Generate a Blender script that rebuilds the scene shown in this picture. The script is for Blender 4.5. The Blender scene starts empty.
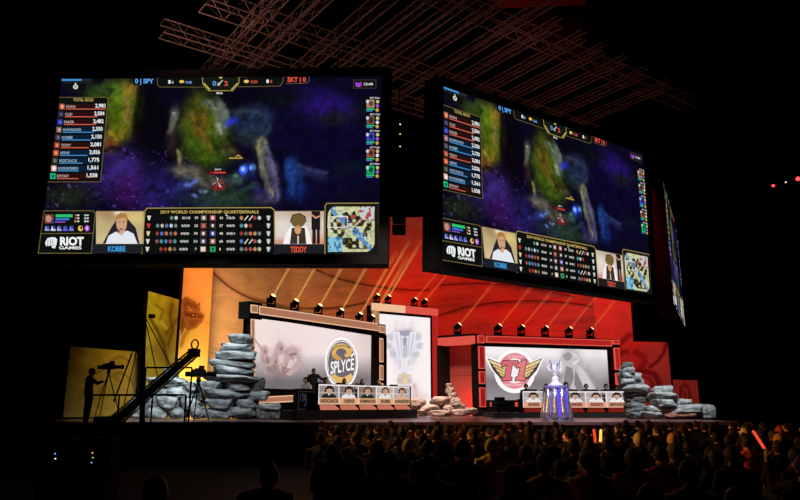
import bpy, bmesh, math, random
import numpy as np
from math import sin, cos, tan, radians, pi, sqrt, atan2
from mathutils import Vector, Matrix
random.seed(7); rng = np.random.default_rng(7)
SC = bpy.context.scene
COL = SC.collection
# ------------------------------------------------------------------ camera
F, PITCH, STAGE = 700.0, radians(12.5), 1.3
EYE = Vector((0, 0, STAGE + .57))
FW = Vector((0, cos(PITCH), sin(PITCH))); UP = Vector((0, -sin(PITCH), cos(PITCH))); RT = Vector((1, 0, 0))
cam = bpy.data.cameras.new('camera'); cam_o = bpy.data.objects.new('camera', cam); COL.objects.link(cam_o)
cam.sensor_width = 36; cam.lens = F * 36 / 800; cam.clip_end = 300
cam_o.location = EYE; cam_o.rotation_euler = (pi / 2 + PITCH, 0, 0)
SC.camera = cam_o
SC.view_settings.view_transform = 'Standard'; SC.view_settings.look = 'None'
SC.cycles.max_bounces = 5; SC.cycles.diffuse_bounces = 2; SC.cycles.glossy_bounces = 2
SC.cycles.transparent_max_bounces = 24; SC.cycles.sample_clamp_indirect = 2

def ray(px, py): return FW + RT * ((px - 400) / F) - UP * ((py - 250) / F)
def at(px, py, D): r = ray(px, py); return EYE + r * (D / r.y)          # measured position at distance D
def onz(px, py, z): r = ray(px, py); return EYE + r * ((z - EYE.z) / r.z)
def gx(px, D): return (px - 400) / (F) * (D * cos(PITCH))                  # x of a thing standing at distance D
def onplane(px, py, o, n):
    r = ray(px, py); return EYE + r * ((o - EYE).dot(n) / r.dot(n))
def to_px(P):                                                               # arrays (n,3)
    Q = P - np.array(EYE); fw = Q @ np.array(FW); return 400 + F * (Q @ np.array(RT)) / fw, 250 - F * (Q @ np.array(UP)) / fw

# ------------------------------------------------------------------ materials
def lin(c):
    c = np.asarray(c, float) / 255.0
    return np.where(c <= .04045, c / 12.92, ((c + .055) / 1.055) ** 2.4)
def nt(name):
    m = bpy.data.materials.new(name); m.use_nodes = True; t = m.node_tree; t.nodes.clear()
    o = t.nodes.new('ShaderNodeOutputMaterial'); return m, t, o
def mat(name, rgb, rough=.6, metal=0, noise=0, scale=4, bump=0, spec=.4, emit=None, es=0):
    m, t, o = nt(name); b = t.nodes.new('ShaderNodeBsdfPrincipled'); t.links.new(b.outputs[0], o.inputs[0])
    c = [float(x) for x in lin(rgb)] + [1]
    b.inputs['Base Color'].default_value = c; b.inputs['Roughness'].default_value = rough; b.inputs['Metallic'].default_value = metal
    b.inputs['Specular IOR Level'].default_value = spec
    if noise or bump:
        tc = t.nodes.new('ShaderNodeTexCoord'); n = t.nodes.new('ShaderNodeTexNoise'); n.inputs['Scale'].default_value = scale; n.inputs['Detail'].default_value = 6
        t.links.new(tc.outputs['Object'], n.inputs['Vector'])
        if noise:
            r = t.nodes.new('ShaderNodeValToRGB'); e = r.color_ramp.elements
            e[0].position = .3; e[1].position = .7
            e[0].color = [x * (1 - noise) for x in c[:3]] + [1]; e[1].color = [min(1, x * (1 + noise)) for x in c[:3]] + [1]
            t.links.new(n.outputs['Fac'], r.inputs[0]); t.links.new(r.outputs[0], b.inputs['Base Color'])
        if bump:
            bp = t.nodes.new('ShaderNodeBump'); bp.inputs['Strength'].default_value = bump; bp.inputs['Distance'].default_value = .1
            t.links.new(n.outputs['Fac'], bp.inputs['Height']); t.links.new(bp.outputs[0], b.inputs['Normal'])
    if emit is not None:
        b.inputs['Emission Color'].default_value = [float(x) for x in lin(emit)] + [1]; b.inputs['Emission Strength'].default_value = es
    return m
def glow(name, rgb, s=1.0, sampled=False):
    m, t, o = nt(name); e = t.nodes.new('ShaderNodeEmission'); e.inputs[0].default_value = [float(x) for x in lin(rgb)] + [1]; e.inputs[1].default_value = s
    t.links.new(e.outputs[0], o.inputs[0])
    if not sampled: m.cycles.emission_sampling = 'NONE'
    return m
def attr_glow(name, s=1.0):
    m, t, o = nt(name); a = t.nodes.new('ShaderNodeAttribute'); a.attribute_name = 'Col'; e = t.nodes.new('ShaderNodeEmission'); e.inputs[1].default_value = s
    t.links.new(a.outputs['Color'], e.inputs[0]); t.links.new(e.outputs[0], o.inputs[0]); m.cycles.emission_sampling = 'NONE'; return m
def attr_print(name, rough=.7):
    m, t, o = nt(name); a = t.nodes.new('ShaderNodeAttribute'); a.attribute_name = 'Col'; b = t.nodes.new('ShaderNodeBsdfPrincipled'); b.inputs['Roughness'].default_value = rough
    b.inputs['Specular IOR Level'].default_value = .1
    t.links.new(a.outputs['Color'], b.inputs['Base Color']); t.links.new(b.outputs[0], o.inputs[0]); return m

M = dict(
 shell=mat('screen_housing', (9, 9, 10), .9, spec=.1),
 black=mat('black_metal', (16, 16, 17), .55), matte=mat('matte_black', (9, 9, 10), .9, spec=.1), bezel=mat('screen_bezel', (10, 9, 10), .9, spec=.1, noise=.2, scale=2),
 frame=mat('black_frame', (16, 14, 14), .8, spec=.12), hall=mat('black_drape', (6, 6, 7), .95, noise=.3, scale=3, spec=.05), floor=mat('dark_hall_floor', (14, 13, 13), .8, noise=.3, scale=1.5, spec=.1),
 deck=mat('stage_deck', (92, 66, 62), .28, noise=.15, scale=1.2, bump=.02), fascia=mat('stage_fascia', (10, 8, 8), .7, noise=.2), truss=mat('truss_aluminium', (150, 124, 116), .5, .2, noise=.2, scale=5),
 rock=mat('grey_stone', (122, 127, 128), .9, noise=.75, scale=3.5, bump=.7), rock2=mat('dark_stone', (80, 82, 82), .85, noise=.55, scale=3, bump=.7), rockr=mat('warm_stone', (140, 122, 112), .85, noise=.5, scale=4, bump=.6),
 rockb=mat('brown_stone', (110, 70, 58), .85, noise=.5, scale=4, bump=.6),
 screen=attr_glow('screen_pixels'), art=attr_glow('display_art', 1.0), printm=attr_print('printed_panel'),
 peach=glow('peach_lightbox', (240, 188, 150)), peachd=glow('peach_lightbox_dim', (172, 116, 88)), redbox=glow('red_lightbox', (178, 36, 32)), redboxd=glow('red_lightbox_dim', (150, 22, 22)), redlit=glow('pink_red_lightbox', (220, 84, 70)),
 flap=glow('salmon_flap', (196, 112, 92)), flapr=glow('dark_red_flap', (120, 30, 20)), lens=glow('lamp_lens', (255, 225, 150), 3.0), silver=mat('silver', (205, 205, 215), .25, .9), white=mat('white_paint', (225, 225, 230), .4),
 purple=glow('purple_flute_glow', (105, 80, 235), 1.0), violet=mat('violet_silver', (150, 140, 215), .3, .6), cupglow=mat('silver_added_glow', (235, 236, 245), .3, .6, emit=(200, 200, 220), es=.45),  # cup silver carries an added glow so the trophy looks brighter
 tiny_red=glow('red_lamp', (255, 60, 60), 3), tiny_white=glow('pinkish_lamp', (235, 190, 190), 2), tiny_blue=glow('blue_indicator', (110, 170, 255), 1.5), tiny_green=glow('green_indicator', (120, 220, 140), 1.2), tiny_amber=glow('amber_indicator', (255, 190, 90), 1.3),
 monitor=mat('monitor_black', (14, 14, 16), .4), lcd=glow('white_screen_glow', (225, 225, 228)), stickr=glow('red_glow_stick', (225, 70, 45), 1.2), sticky=glow('yellow_glow_stick', (255, 205, 90), 1.3),
 floorline=glow('dim_lit_edge', (130, 95, 90)), portal=mat('red_portal_cladding', (170, 80, 70), .8, spec=.1))

# ------------------------------------------------------------------ mesh helpers
class MB:
    def __init__(s): s.v = []; s.f = []; s.m = []
    def add(s, vs, fs, mi=0):
        b = len(s.v); s.v += [tuple(v) for v in vs]; s.f += [tuple(i + b for i in f) for f in fs]; s.m += [mi] * len(fs); return s
    def box(s, x0, x1, y0, y1, z0, z1, mi=0, X=None):
        vs = [Vector((x, y, z)) for z in (z0, z1) for y in (y0, y1) for x in (x0, x1)]
        if X is not None: vs = [X @ v for v in vs]
        return s.add(vs, [(0, 2, 3, 1), (4, 5, 7, 6), (0, 1, 5, 4), (2, 6, 7, 3), (0, 4, 6, 2), (1, 3, 7, 5)], mi)
    def prism(s, pts, z0, z1, mi=0):
        n = len(pts)
        return s.add([(p[0], p[1], z0) for p in pts] + [(p[0], p[1], z1) for p in pts],
                     [tuple(range(n - 1, -1, -1)), tuple(range(n, 2 * n))] + [(i, (i + 1) % n, n + (i + 1) % n, n + i) for i in range(n)], mi)
    def slab(s, pts, y0, y1, mi=0):                 # polygon in local x,z extruded in y (front y0)
        n = len(pts)
        return s.add([(p[0], y0, p[1]) for p in pts] + [(p[0], y1, p[1]) for p in pts],
                     [tuple(range(n)), tuple(range(2 * n - 1, n - 1, -1))] + [(i, n + i, n + (i + 1) % n, (i + 1) % n) for i in range(n)], mi)
    def tube(s, pts, rad, n=8, mi=0, ry=None, caps=True, ref=None):
        pts = [Vector(p) for p in pts]; k = len(pts)
        if not hasattr(rad, '__len__'): rad = [rad] * k
        ry = ry or rad
        if not hasattr(ry, '__len__'): ry = [ry] * k
        P = []; Rr = []
        for i, p in enumerate(pts):
            t = (pts[min(i + 1, k - 1)] - pts[max(i - 1, 0)]).normalized()
            a = Vector(ref) if ref else (Vector((1, 0, 0)) if abs(t.x) < .8 else Vector((0, 1, 0)))
            b = t.cross(a).normalized(); a = b.cross(t).normalized(); Rr.append((a, b, t))
        ring = []
        def put(c, a, b, r1, r2): ring.append([c + a * (cos(2 * pi * j / n) * r1) + b * (sin(2 * pi * j / n) * r2) for j in range(n)])
        if caps == 'round':
            a, b, t = Rr[0]
            for q in (1.3, .7): put(pts[0] - t * rad[0] * sin(q), a, b, rad[0] * cos(q), ry[0] * cos(q))
        for i in range(k): put(pts[i], Rr[i][0], Rr[i][1], rad[i], ry[i])
        if caps == 'round':
            a, b, t = Rr[-1]
            for q in (.7, 1.3): put(pts[-1] + t * rad[-1] * sin(q), a, b, rad[-1] * cos(q), ry[-1] * cos(q))
        vs = [v for r in ring for v in r]; fs = []
        for i in range(len(ring) - 1):
            for j in range(n): fs.append((i * n + j, i * n + (j + 1) % n, (i + 1) * n + (j + 1) % n, (i + 1) * n + j))
        if caps: fs += [tuple(range(n - 1, -1, -1)), tuple((len(ring) - 1) * n + j for j in range(n))]
        return s.add(vs, fs, mi)
    def lathe(s, prof, n=20, mi=0, c=(0, 0, 0), flute=None):
        vs = []
        for r, z in prof:
            for j in range(n):
                a = 2 * pi * j / n; q = r * (1 + (flute * (abs(sin(a * 3)) - .5) if flute else 0)); vs.append((c[0] + q * cos(a), c[1] + q * sin(a), c[2] + z))
        fs = [(i * n + j, i * n + (j + 1) % n, (i + 1) * n + (j + 1) % n, (i + 1) * n + j) for i in range(len(prof) - 1) for j in range(n)]
        fs += [tuple(range(n - 1, -1, -1)), tuple((len(prof) - 1) * n + j for j in range(n))]
        return s.add(vs, fs, mi)
    def ball(s, c, r, nu=14, nv=9, mi=0, fn=None):
        rx, ry_, rz = r if hasattr(r, '__len__') else (r, r, r); vs = [];
        for i in range(nv + 1):
            th = pi * i / nv
            for j in range(nu):
                a = 2 * pi * j / nu; v = Vector((sin(th) * cos(a), sin(th) * sin(a), cos(th)))
                if fn: v = fn(v)
                vs.append((c[0] + v.x * rx, c[1] + v.y * ry_, c[2] + v.z * rz))
        fs = [(i * nu + j, (i + 1) * nu + j, (i + 1) * nu + (j + 1) % nu, i * nu + (j + 1) % nu) for i in range(nv) for j in range(nu)]
        return s.add(vs, fs, mi)
    def mesh(s, name, mats, smooth=False):
        me = bpy.data.meshes.new(name); me.from_pydata(s.v, [], s.f)
        for m in (mats if isinstance(mats, (list, tuple)) else [mats]): me.materials.append(m)
        me.polygons.foreach_set('material_index', s.m)
        if smooth: me.polygons.foreach_set('use_smooth', [True] * len(s.f))
        bm = bmesh.new(); bm.from_mesh(me); bmesh.ops.remove_doubles(bm, verts=bm.verts, dist=1e-6); bm.normal_update(); bm.to_mesh(me); bm.free()
        me.update(); return me
    def obj(s, name, mats, parent=None, smooth=False): return put(name, s.mesh(name, mats, smooth), parent)
def put(name, me, parent=None):
    o = bpy.data.objects.new(name, me); COL.objects.link(o)
    if parent: o.parent = parent
    return o
def tag(o, label=None, cat=None, group=None, kind=None):
    if label: o['label'] = label
    if cat: o['category'] = cat
    if group: o['group'] = group
    if kind: o['kind'] = kind
    return o
def thing(name, label, cat, loc=(0, 0, 0), rz=0, group=None):
    o = bpy.data.objects.new(name, None); COL.objects.link(o); o.empty_display_size = .2
    o.location = loc; o.rotation_euler = (0, 0, rz); return tag(o, label, cat, group)
def dup(root, loc=None, rz=None, label=None, group=None, mw=None):
    r = root.copy(); COL.objects.link(r)
    if loc is not None: r.location = loc
    if rz is not None: r.rotation_euler = (0, 0, rz)
    if mw is not None: r.matrix_world = mw
    if label: r['label'] = label
    if group: r['group'] = group
    for ch in list(root.children):
        c = ch.copy(); COL.objects.link(c); c.parent = r
        for g in ch.children:
            d = g.copy(); COL.objects.link(d); d.parent = c
    return r
def area(loc, to, size, rgb, W, sy=None, spread=180):
    l = bpy.data.lights.new('area_light', 'AREA'); o = bpy.data.objects.new('area_light', l); COL.objects.link(o)
    o.location = loc; o.rotation_euler = (Vector(to) - Vector(loc)).to_track_quat('-Z', 'Y').to_euler()
    l.size = size; l.energy = W; l.color = [float(x) for x in lin(rgb)]; l.spread = radians(spread)
    if sy: l.shape = 'RECTANGLE'; l.size_y = sy
    return o
def spot(loc, to, rgb, W, ang=40, blend=.6, r=.3):
    l = bpy.data.lights.new('spot_light', 'SPOT'); o = bpy.data.objects.new('spot_light', l); COL.objects.link(o)
    o.location = loc; o.rotation_euler = (Vector(to) - Vector(loc)).to_track_quat('-Z', 'Y').to_euler()
    l.energy = W; l.color = [float(x) for x in lin(rgb)]; l.spot_size = radians(ang); l.spot_blend = blend; l.shadow_soft_size = r; return o

# ------------------------------------------------------------------ drawing on flat displays
_tc = {}
def glyphs(s, bold=.0):
    k = (s, bold)
    if k in _tc: return _tc[k]
    c = bpy.data.curves.new('lettering', 'FONT'); c.body = s; c.resolution_u = 3; c.offset = bold; c.fill_mode = 'FRONT'
    o = bpy.data.objects.new('lettering', c); COL.objects.link(o); bpy.context.view_layer.update()
    me = o.evaluated_get(bpy.context.evaluated_depsgraph_get()).to_mesh()
    v = np.array([(q.co.x, q.co.y) for q in me.vertices]); f = [tuple(p.vertices) for p in me.polygons]
    o.to_mesh_clear(); bpy.data.objects.remove(o); bpy.data.curves.remove(c)
    v[:, 0] -= v[:, 0].min(); v[:, 0] /= max(v[:, 0].max(), 1e-6); v[:, 1] /= .72
    _tc[k] = (v, f); return _tc[k]
class Canvas:
    """flat coloured artwork in a display's own plane; mp maps measured picture points to (s,h) on that plane"""
    def __init__(s, mp, off=.0): s.mp = mp; s.off = off; s.v = []; s.c = []; s.f = []
    def _add(s, P, fs, col, layer):
        b = len(s.v); s.v += [(p[0], -(s.off + layer * .004), p[1]) for p in P]; s.f += [tuple(i + b for i in f) for f in fs]
        c = [float(x) for x in lin(col)] + [1]; s.c += [c] * len(P)
    def poly(s, pts, col, layer=1): s._add([s.mp(*p) for p in pts], [tuple(range(len(pts)))], col, layer); return s
    def rect(s, x0, y0, x1, y1, col, layer=1): return s.poly([(x0, y0), (x1, y0), (x1, y1), (x0, y1)], col, layer)
    def line(s, pts, w, col, layer=2):
        P = [s.mp(*p) for p in pts]
        a0 = s.mp(pts[0][0], pts[0][1]); a1 = s.mp(pts[0][0] + 1, pts[0][1]); w *= abs(a1[0] - a0[0])
        for a, b in zip(P, P[1:]):
            d = np.array(b) - np.array(a); L = np.hypot(*d); n = np.array((-d[1], d[0])) / max(L, 1e-9) * w / 2; d = d / max(L, 1e-9) * w / 2
            s._add([a - n - d, b - n + d, b + n + d, a + n - d], [(0, 1, 2, 3)], col, layer)
        return s
    def ell(s, cx, cy, rx, ry, col, layer=1, n=16, rot=0):
        return s.poly([(cx + rx * cos(t) * cos(rot) - ry * sin(t) * sin(rot), cy + rx * cos(t) * sin(rot) + ry * sin(t) * cos(rot)) for t in [2 * pi * i / n for i in range(n)]], col, layer)
    def ring(s, cx, cy, r1x, r1y, r0x, r0y, col, layer=1, a0=0, a1=2 * pi, n=24):
        for i in range(n):
            t, u = a0 + (a1 - a0) * i / n, a0 + (a1 - a0) * (i + 1) / n
            s.poly([(cx + r0x * cos(t), cy + r0y * sin(t)), (cx + r1x * cos(t), cy + r1y * sin(t)), (cx + r1x * cos(u), cy + r1y * sin(u)), (cx + r0x * cos(u), cy + r0y * sin(u))], col, layer)
        return s
    def text(s, t, x0, x1, yb, h, col, layer=3, bold=.02, yb1=None, dx=0):
        v, f = glyphs(t, bold); A = np.array(s.mp(x0, yb)); B = np.array(s.mp(x1, yb if yb1 is None else yb1)); C = np.array(s.mp(x0 + dx, yb - h))
        s._add([A + (B - A) * p[0] + (C - A) * p[1] for p in v], f, col, layer); return s
    def grid(s, x0, y0, x1, y1, nx, ny, fn, layer=0, local=False):
        P = []
        if local: P = [(x0 + (x1 - x0) * i / nx, y0 + (y1 - y0) * j / ny) for j in range(ny + 1) for i in range(nx + 1)]; px = py = None
        U = np.tile(np.linspace(0, 1, nx + 1), ny + 1); V = np.repeat(np.linspace(0, 1, ny + 1), nx + 1)
        if not local:
            px = x0 + (x1 - x0) * U; py = y0 + (y1 - y0) * V; P = [s.mp(a, b) for a, b in zip(px, py)]
        cols = fn(px, py, U, V) if not local else fn(np.array([p[0] for p in P]), np.array([p[1] for p in P]), U, V)
        b = len(s.v); s.v += [(p[0], -(s.off + layer * .004), p[1]) for p in P]
        L = lin(np.clip(cols, 0, 255)); s.c += [[float(q[0]), float(q[1]), float(q[2]), 1] for q in L]; w = nx + 1
        flip = (P[w][1] - P[0][1]) * (P[1][0] - P[0][0]) < 0
        for j in range(ny):
            for i in range(nx):
                a = b + j * w + i; s.f.append((a, a + w, a + w + 1, a + 1) if flip else (a, a + 1, a + w + 1, a + w))
        return s
    def obj(s, name, m, parent):
        me = bpy.data.meshes.new(name); me.from_pydata(s.v, [], s.f); at_ = me.color_attributes.new('Col', 'FLOAT_COLOR', 'POINT')
        at_.data.foreach_set('color', np.array(s.c, dtype=np.float32).ravel()); me.materials.append(m); me.update()
        return put(name, me, parent)
def vnoise(x, y, sc, seed):
    r = np.random.default_rng(seed); T = r.random((64, 64)); x = np.asarray(x) / sc; y = np.asarray(y) / sc
    i = np.floor(x).astype(int); j = np.floor(y).astype(int); u = x - i; v = y - j; u = u * u * (3 - 2 * u); v = v * v * (3 - 2 * v)
    g = lambda a, b: T[b % 64, a % 64]
    return (g(i, j) * (1 - u) + g(i + 1, j) * u) * (1 - v) + (g(i, j + 1) * (1 - u) + g(i + 1, j + 1) * u) * v
def fbm(x, y, sc, seed): return .5 * vnoise(x, y, sc, seed) + .3 * vnoise(x, y, sc / 2.1, seed + 1) + .2 * vnoise(x, y, sc / 4.3, seed + 2)
def paint(x, y, base, blobs, warp=0, seed=3, hard=1.0):
    """soft coloured blobs (cx,cy,rx,ry,angle,colour,alpha,power) over a base colour"""
    C = np.tile(np.array(base, float), (len(x), 1)) if np.ndim(base) == 1 else np.array(base, float)
    wx = x + warp * (fbm(x, y, 14, seed) - .5); wy = y + warp * (fbm(x, y, 14, seed + 9) - .5)
    for b in blobs:
        cx, cy, rx, ry, a, col, al = b[:7]; pw = b[7] if len(b) > 7 else 2
        dx, dy = wx - cx, wy - cy; a = radians(a); u = (dx * cos(a) + dy * sin(a)) / rx; v = (-dx * sin(a) + dy * cos(a)) / ry
        w = al * np.exp(-((u * u + v * v) ** (pw * hard / 2)) * .9)
        C = C * (1 - w[:, None]) + np.array(col, float) * w[:, None]
    return C

def strokes(C, x, y, segs):
    for pts, w, col, al in segs:
        d = np.full(len(x), 1e9)
        for (ax, ay), (bx_, by) in zip(pts, pts[1:]):
            vx, vy = bx_ - ax, by - ay; tt = np.clip(((x - ax) * vx + (y - ay) * vy) / (vx * vx + vy * vy + 1e-9), 0, 1)
            d = np.minimum(d, np.hypot(x - ax - tt * vx, y - ay - tt * vy))
        a = (al * np.exp(-(d / w) ** 4))[:, None]; C = C * (1 - a) + np.array(col, float) * a
    return C
# ================================================================== the hall
def struct(name, mb, m, parent=None): return tag(mb.obj(name, m, parent), kind='structure')
struct('floor', MB().box(-42, 46, -9, 64, -.2, 0), M['floor'])
struct('ceiling', MB().box(-42, 46, -9, 64, 25, 25.3), M['hall'])
struct('wall_back', MB().box(-42, 46, 64, 64.3, 0, 25), M['hall'])
struct('wall_left', MB().box(-42.3, -42, -9, 64, 0, 25), M['hall'])
struct('wall_right', MB().box(46, 46.3, -9, 64, 0, 25), M['hall'])
struct('wall_front', MB().box(-42, 46, -9.3, -9, 0, 25), M['hall'])
st = struct('stage', MB().box(-13.6, 12.2, 25, 62, .0, STAGE), [M['deck'], M['fascia']])
for p in st.data.polygons:
    if p.normal.z < .5: p.material_index = 1
edge = struct('trim_1', MB().box(-13.6, 12.2, 24.93, 25.0, STAGE - .1, STAGE), mat('stage_lip', (120, 84, 78), .35))

class Face:
    """vertical display face: origin (left bottom), direction angle from straight ahead; local x runs along it, -y faces the hall"""
    def __init__(s, px, D, ang, z=STAGE):
        s.o = Vector((gx(px, D), D, z)); a = radians(ang); s.d = Vector((sin(a), cos(a), 0)); s.n = Vector((cos(a), -sin(a), 0)); s.rz = atan2(s.d.y, s.d.x)
    def mp(s, px, py):
        P = onplane(px, py, s.o, s.n) - s.o; return np.array((P.dot(s.d), P.z))
    def w(s, x, y, z): return s.o + s.d * x - s.n * y + Vector((0, 0, z))

# ================================================================== the giant LED screens
SW, SH = 12.8, 7.2
def screen_mat(c, yaw, tilt, roll):
    r = Vector((cos(yaw), sin(yaw), 0)); n = Vector((sin(yaw), -cos(yaw), 0)); u = Vector((0, 0, 1))
    u2 = cos(tilt) * u + sin(tilt) * n; n2 = cos(tilt) * n - sin(tilt) * u; r2 = cos(roll) * r + sin(roll) * u2; u3 = -sin(roll) * r + cos(roll) * u2
    m = Matrix((r2, -n2, u3)).transposed().to_4x4(); m.translation = EYE + Vector(c); return m
S1 = screen_mat((-7.1503, 25.5197, 9.0716), -.0385, -.0224, -.0096)
S2 = screen_mat((6.936, 29.8578, 8.9032), .5998, .0148, -.0148)
i1 = S1.inverted(); s1n = S1.to_3x3() @ Vector((0, -1, 0)); s1o = S1.translation
def mp1(px, py): q = i1 @ onplane(px, py, s1o, s1n); return np.array((q.x, q.z))
scr = thing('led_screen', 'giant hanging screen showing the game, square-on, over the orange end of the stage', 'screen', group='giant hanging game screens')
scr.matrix_world = S1
hb = MB(); fw_ = .36
hb.box(-SW / 2 - fw_, SW / 2 + fw_, .06, .75, -SH / 2 - fw_, SH / 2 + fw_)
hb.obj('housing', M['shell'], scr)
hb = MB()
for b in ((-SW / 2 - fw_, SW / 2 + fw_, -SH / 2 - fw_, -SH / 2), (-SW / 2 - fw_, SW / 2 + fw_, SH / 2, SH / 2 + fw_), (-SW / 2 - fw_, -SW / 2, -SH / 2, SH / 2), (SW / 2, SW / 2 + fw_, -SH / 2, SH / 2)):
    hb.box(b[0], b[1], -.07, .06, b[2], b[3])
hb.obj('bezel', M['bezel'], scr)
for x in (-4.6, 4.6): MB().tube([(x, .4, SH / 2 + .3), (x, .4, 7.35)], .02, 6).obj('rigging_cable', M['matte'], scr)
BLU, RED_, GLD, DK, WHT = (70, 140, 215), (205, 80, 62), (116, 102, 58), (13, 16, 14), (232, 236, 236)
s1np = np.array(S1)
def game(x, z, U, V):
    P = np.stack([x, 0 * x, z, 0 * x + 1], 1) @ s1np.T; X, Y = to_px(P[:, :3])
    B = [(330, 150, 80, 60, 0, (13, 8, 46), .9), (320, 105, 42, 16, 10, (44, 22, 124), .85), (235, 95, 60, 8, 0, (8, 8, 20), .8), (282, 100, 24, 12, 0, (10, 18, 14), .6),
         (110, 175, 36, 26, 0, (58, 34, 120), .75), (133, 190, 20, 22, 0, (74, 20, 96), .7), (70, 196, 26, 12, 0, (34, 44, 24), .8), (160, 192, 24, 26, 0, (42, 32, 112), .8), (122, 165, 22, 16, -30, (66, 48, 142), .6), (148, 120, 17, 40, 0, (10, 6, 14), .95),
         (118, 106, 21, 28, 10, (96, 122, 24), .95, 3), (108, 140, 16, 11, -12, (148, 128, 26), .85), (122, 128, 12, 14, 0, (120, 118, 20), .7), (98, 96, 15, 12, 0, (58, 84, 26), .8), (130, 90, 9, 9, 0, (176, 128, 40), .7), (113, 90, 12, 8, 0, (92, 128, 30), .7),
         (108, 144, 8, 4, 10, (178, 92, 34), .7), (90, 88, 22, 5, 0, (44, 62, 40), .6), (128, 112, 4, 12, 0, (128, 90, 60), .5),
         (206, 132, 25, 37, -8, (72, 104, 16), .95, 3), (196, 115, 13, 22, 20, (104, 96, 26), .6), (201, 130, 10, 20, 0, (122, 80, 30), .55), (190, 150, 12, 10, 0, (70, 100, 20), .6), (214, 150, 18, 14, 0, (62, 90, 18), .6), (226, 150, 12, 9, 0, (80, 66, 40), .5),
         (174, 122, 5, 14, 5, (112, 116, 92), .85), (172, 140, 5, 14, 0, (60, 40, 42), .8), (180, 158, 3, 10, -8, (120, 112, 70), .7), (223, 112, 5, 17, -18, (112, 122, 112), .9, 3), (218, 128, 4, 9, 10, (134, 128, 118), .8), (212, 104, 6, 5, 0, (80, 100, 70), .7),
         (252, 122, 22, 17, 0, (40, 58, 92), .9, 3), (248, 138, 14, 8, 0, (48, 68, 70), .7), (232, 122, 7, 4, -15, (44, 50, 206), .9), (240, 112, 10, 5, 0, (60, 66, 70), .5),
         (194, 174, 24, 8, 14, (116, 110, 98), .85, 3), (214, 186, 22, 10, 10, (86, 92, 70), .8), (225, 200, 30, 10, 0, (52, 82, 58), .85), (198, 200, 22, 9, 0, (34, 50, 62), .7), (186, 184, 14, 5, -25, (70, 96, 190), .7), (201, 190, 3, 2, 0, (160, 190, 255), .9), (193, 195, 3, 2, 0, (120, 150, 255), .8), (206, 192, 2, 2, 0, (190, 210, 255), .8),
         (266, 166, 9, 26, -14, (92, 96, 108), .95, 3), (260, 148, 7, 9, 0, (126, 126, 92), .8), (272, 186, 9, 15, -10, (84, 82, 128), .8), (264, 172, 2.5, 20, -14, (142, 134, 88), .6), (258, 190, 6, 12, 0, (60, 60, 150), .6), (262, 200, 10, 5, 0, (90, 82, 110), .6),
         (292, 172, 9, 16, 0, (36, 70, 156), .9, 3), (312, 174, 16, 6, 10, (44, 52, 96), .7), (296, 190, 12, 12, 0, (26, 50, 130), .7), (345, 190, 28, 14, 0, (14, 12, 40), .8), (334, 118, 16, 7, 0, (26, 34, 20), .7), (365, 110, 14, 14, 0, (16, 16, 22), .8), (350, 168, 20, 8, 0, (14, 34, 40), .5),
         (236, 178, 8, 7, 0, (64, 96, 80), .8), (247, 170, 10, 8, 0, (50, 80, 170), .7), (243.5, 170, 4.6, 4.6, 0, (62, 104, 255), 1, 4), (243, 169, 2.2, 2.2, 0, (190, 220, 255), .9), (253, 168, 3, 3, 0, (120, 170, 255), .8), (90, 155, 20, 30, 0, (44, 26, 82), .4)]
    C = paint(X, Y, (12, 8, 32), B, warp=7, seed=5, hard=1.55)
    wx = X + 5 * (fbm(X, Y, 8, 91) - .5); wy = Y + 5 * (fbm(X, Y, 8, 95) - .5)
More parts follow.
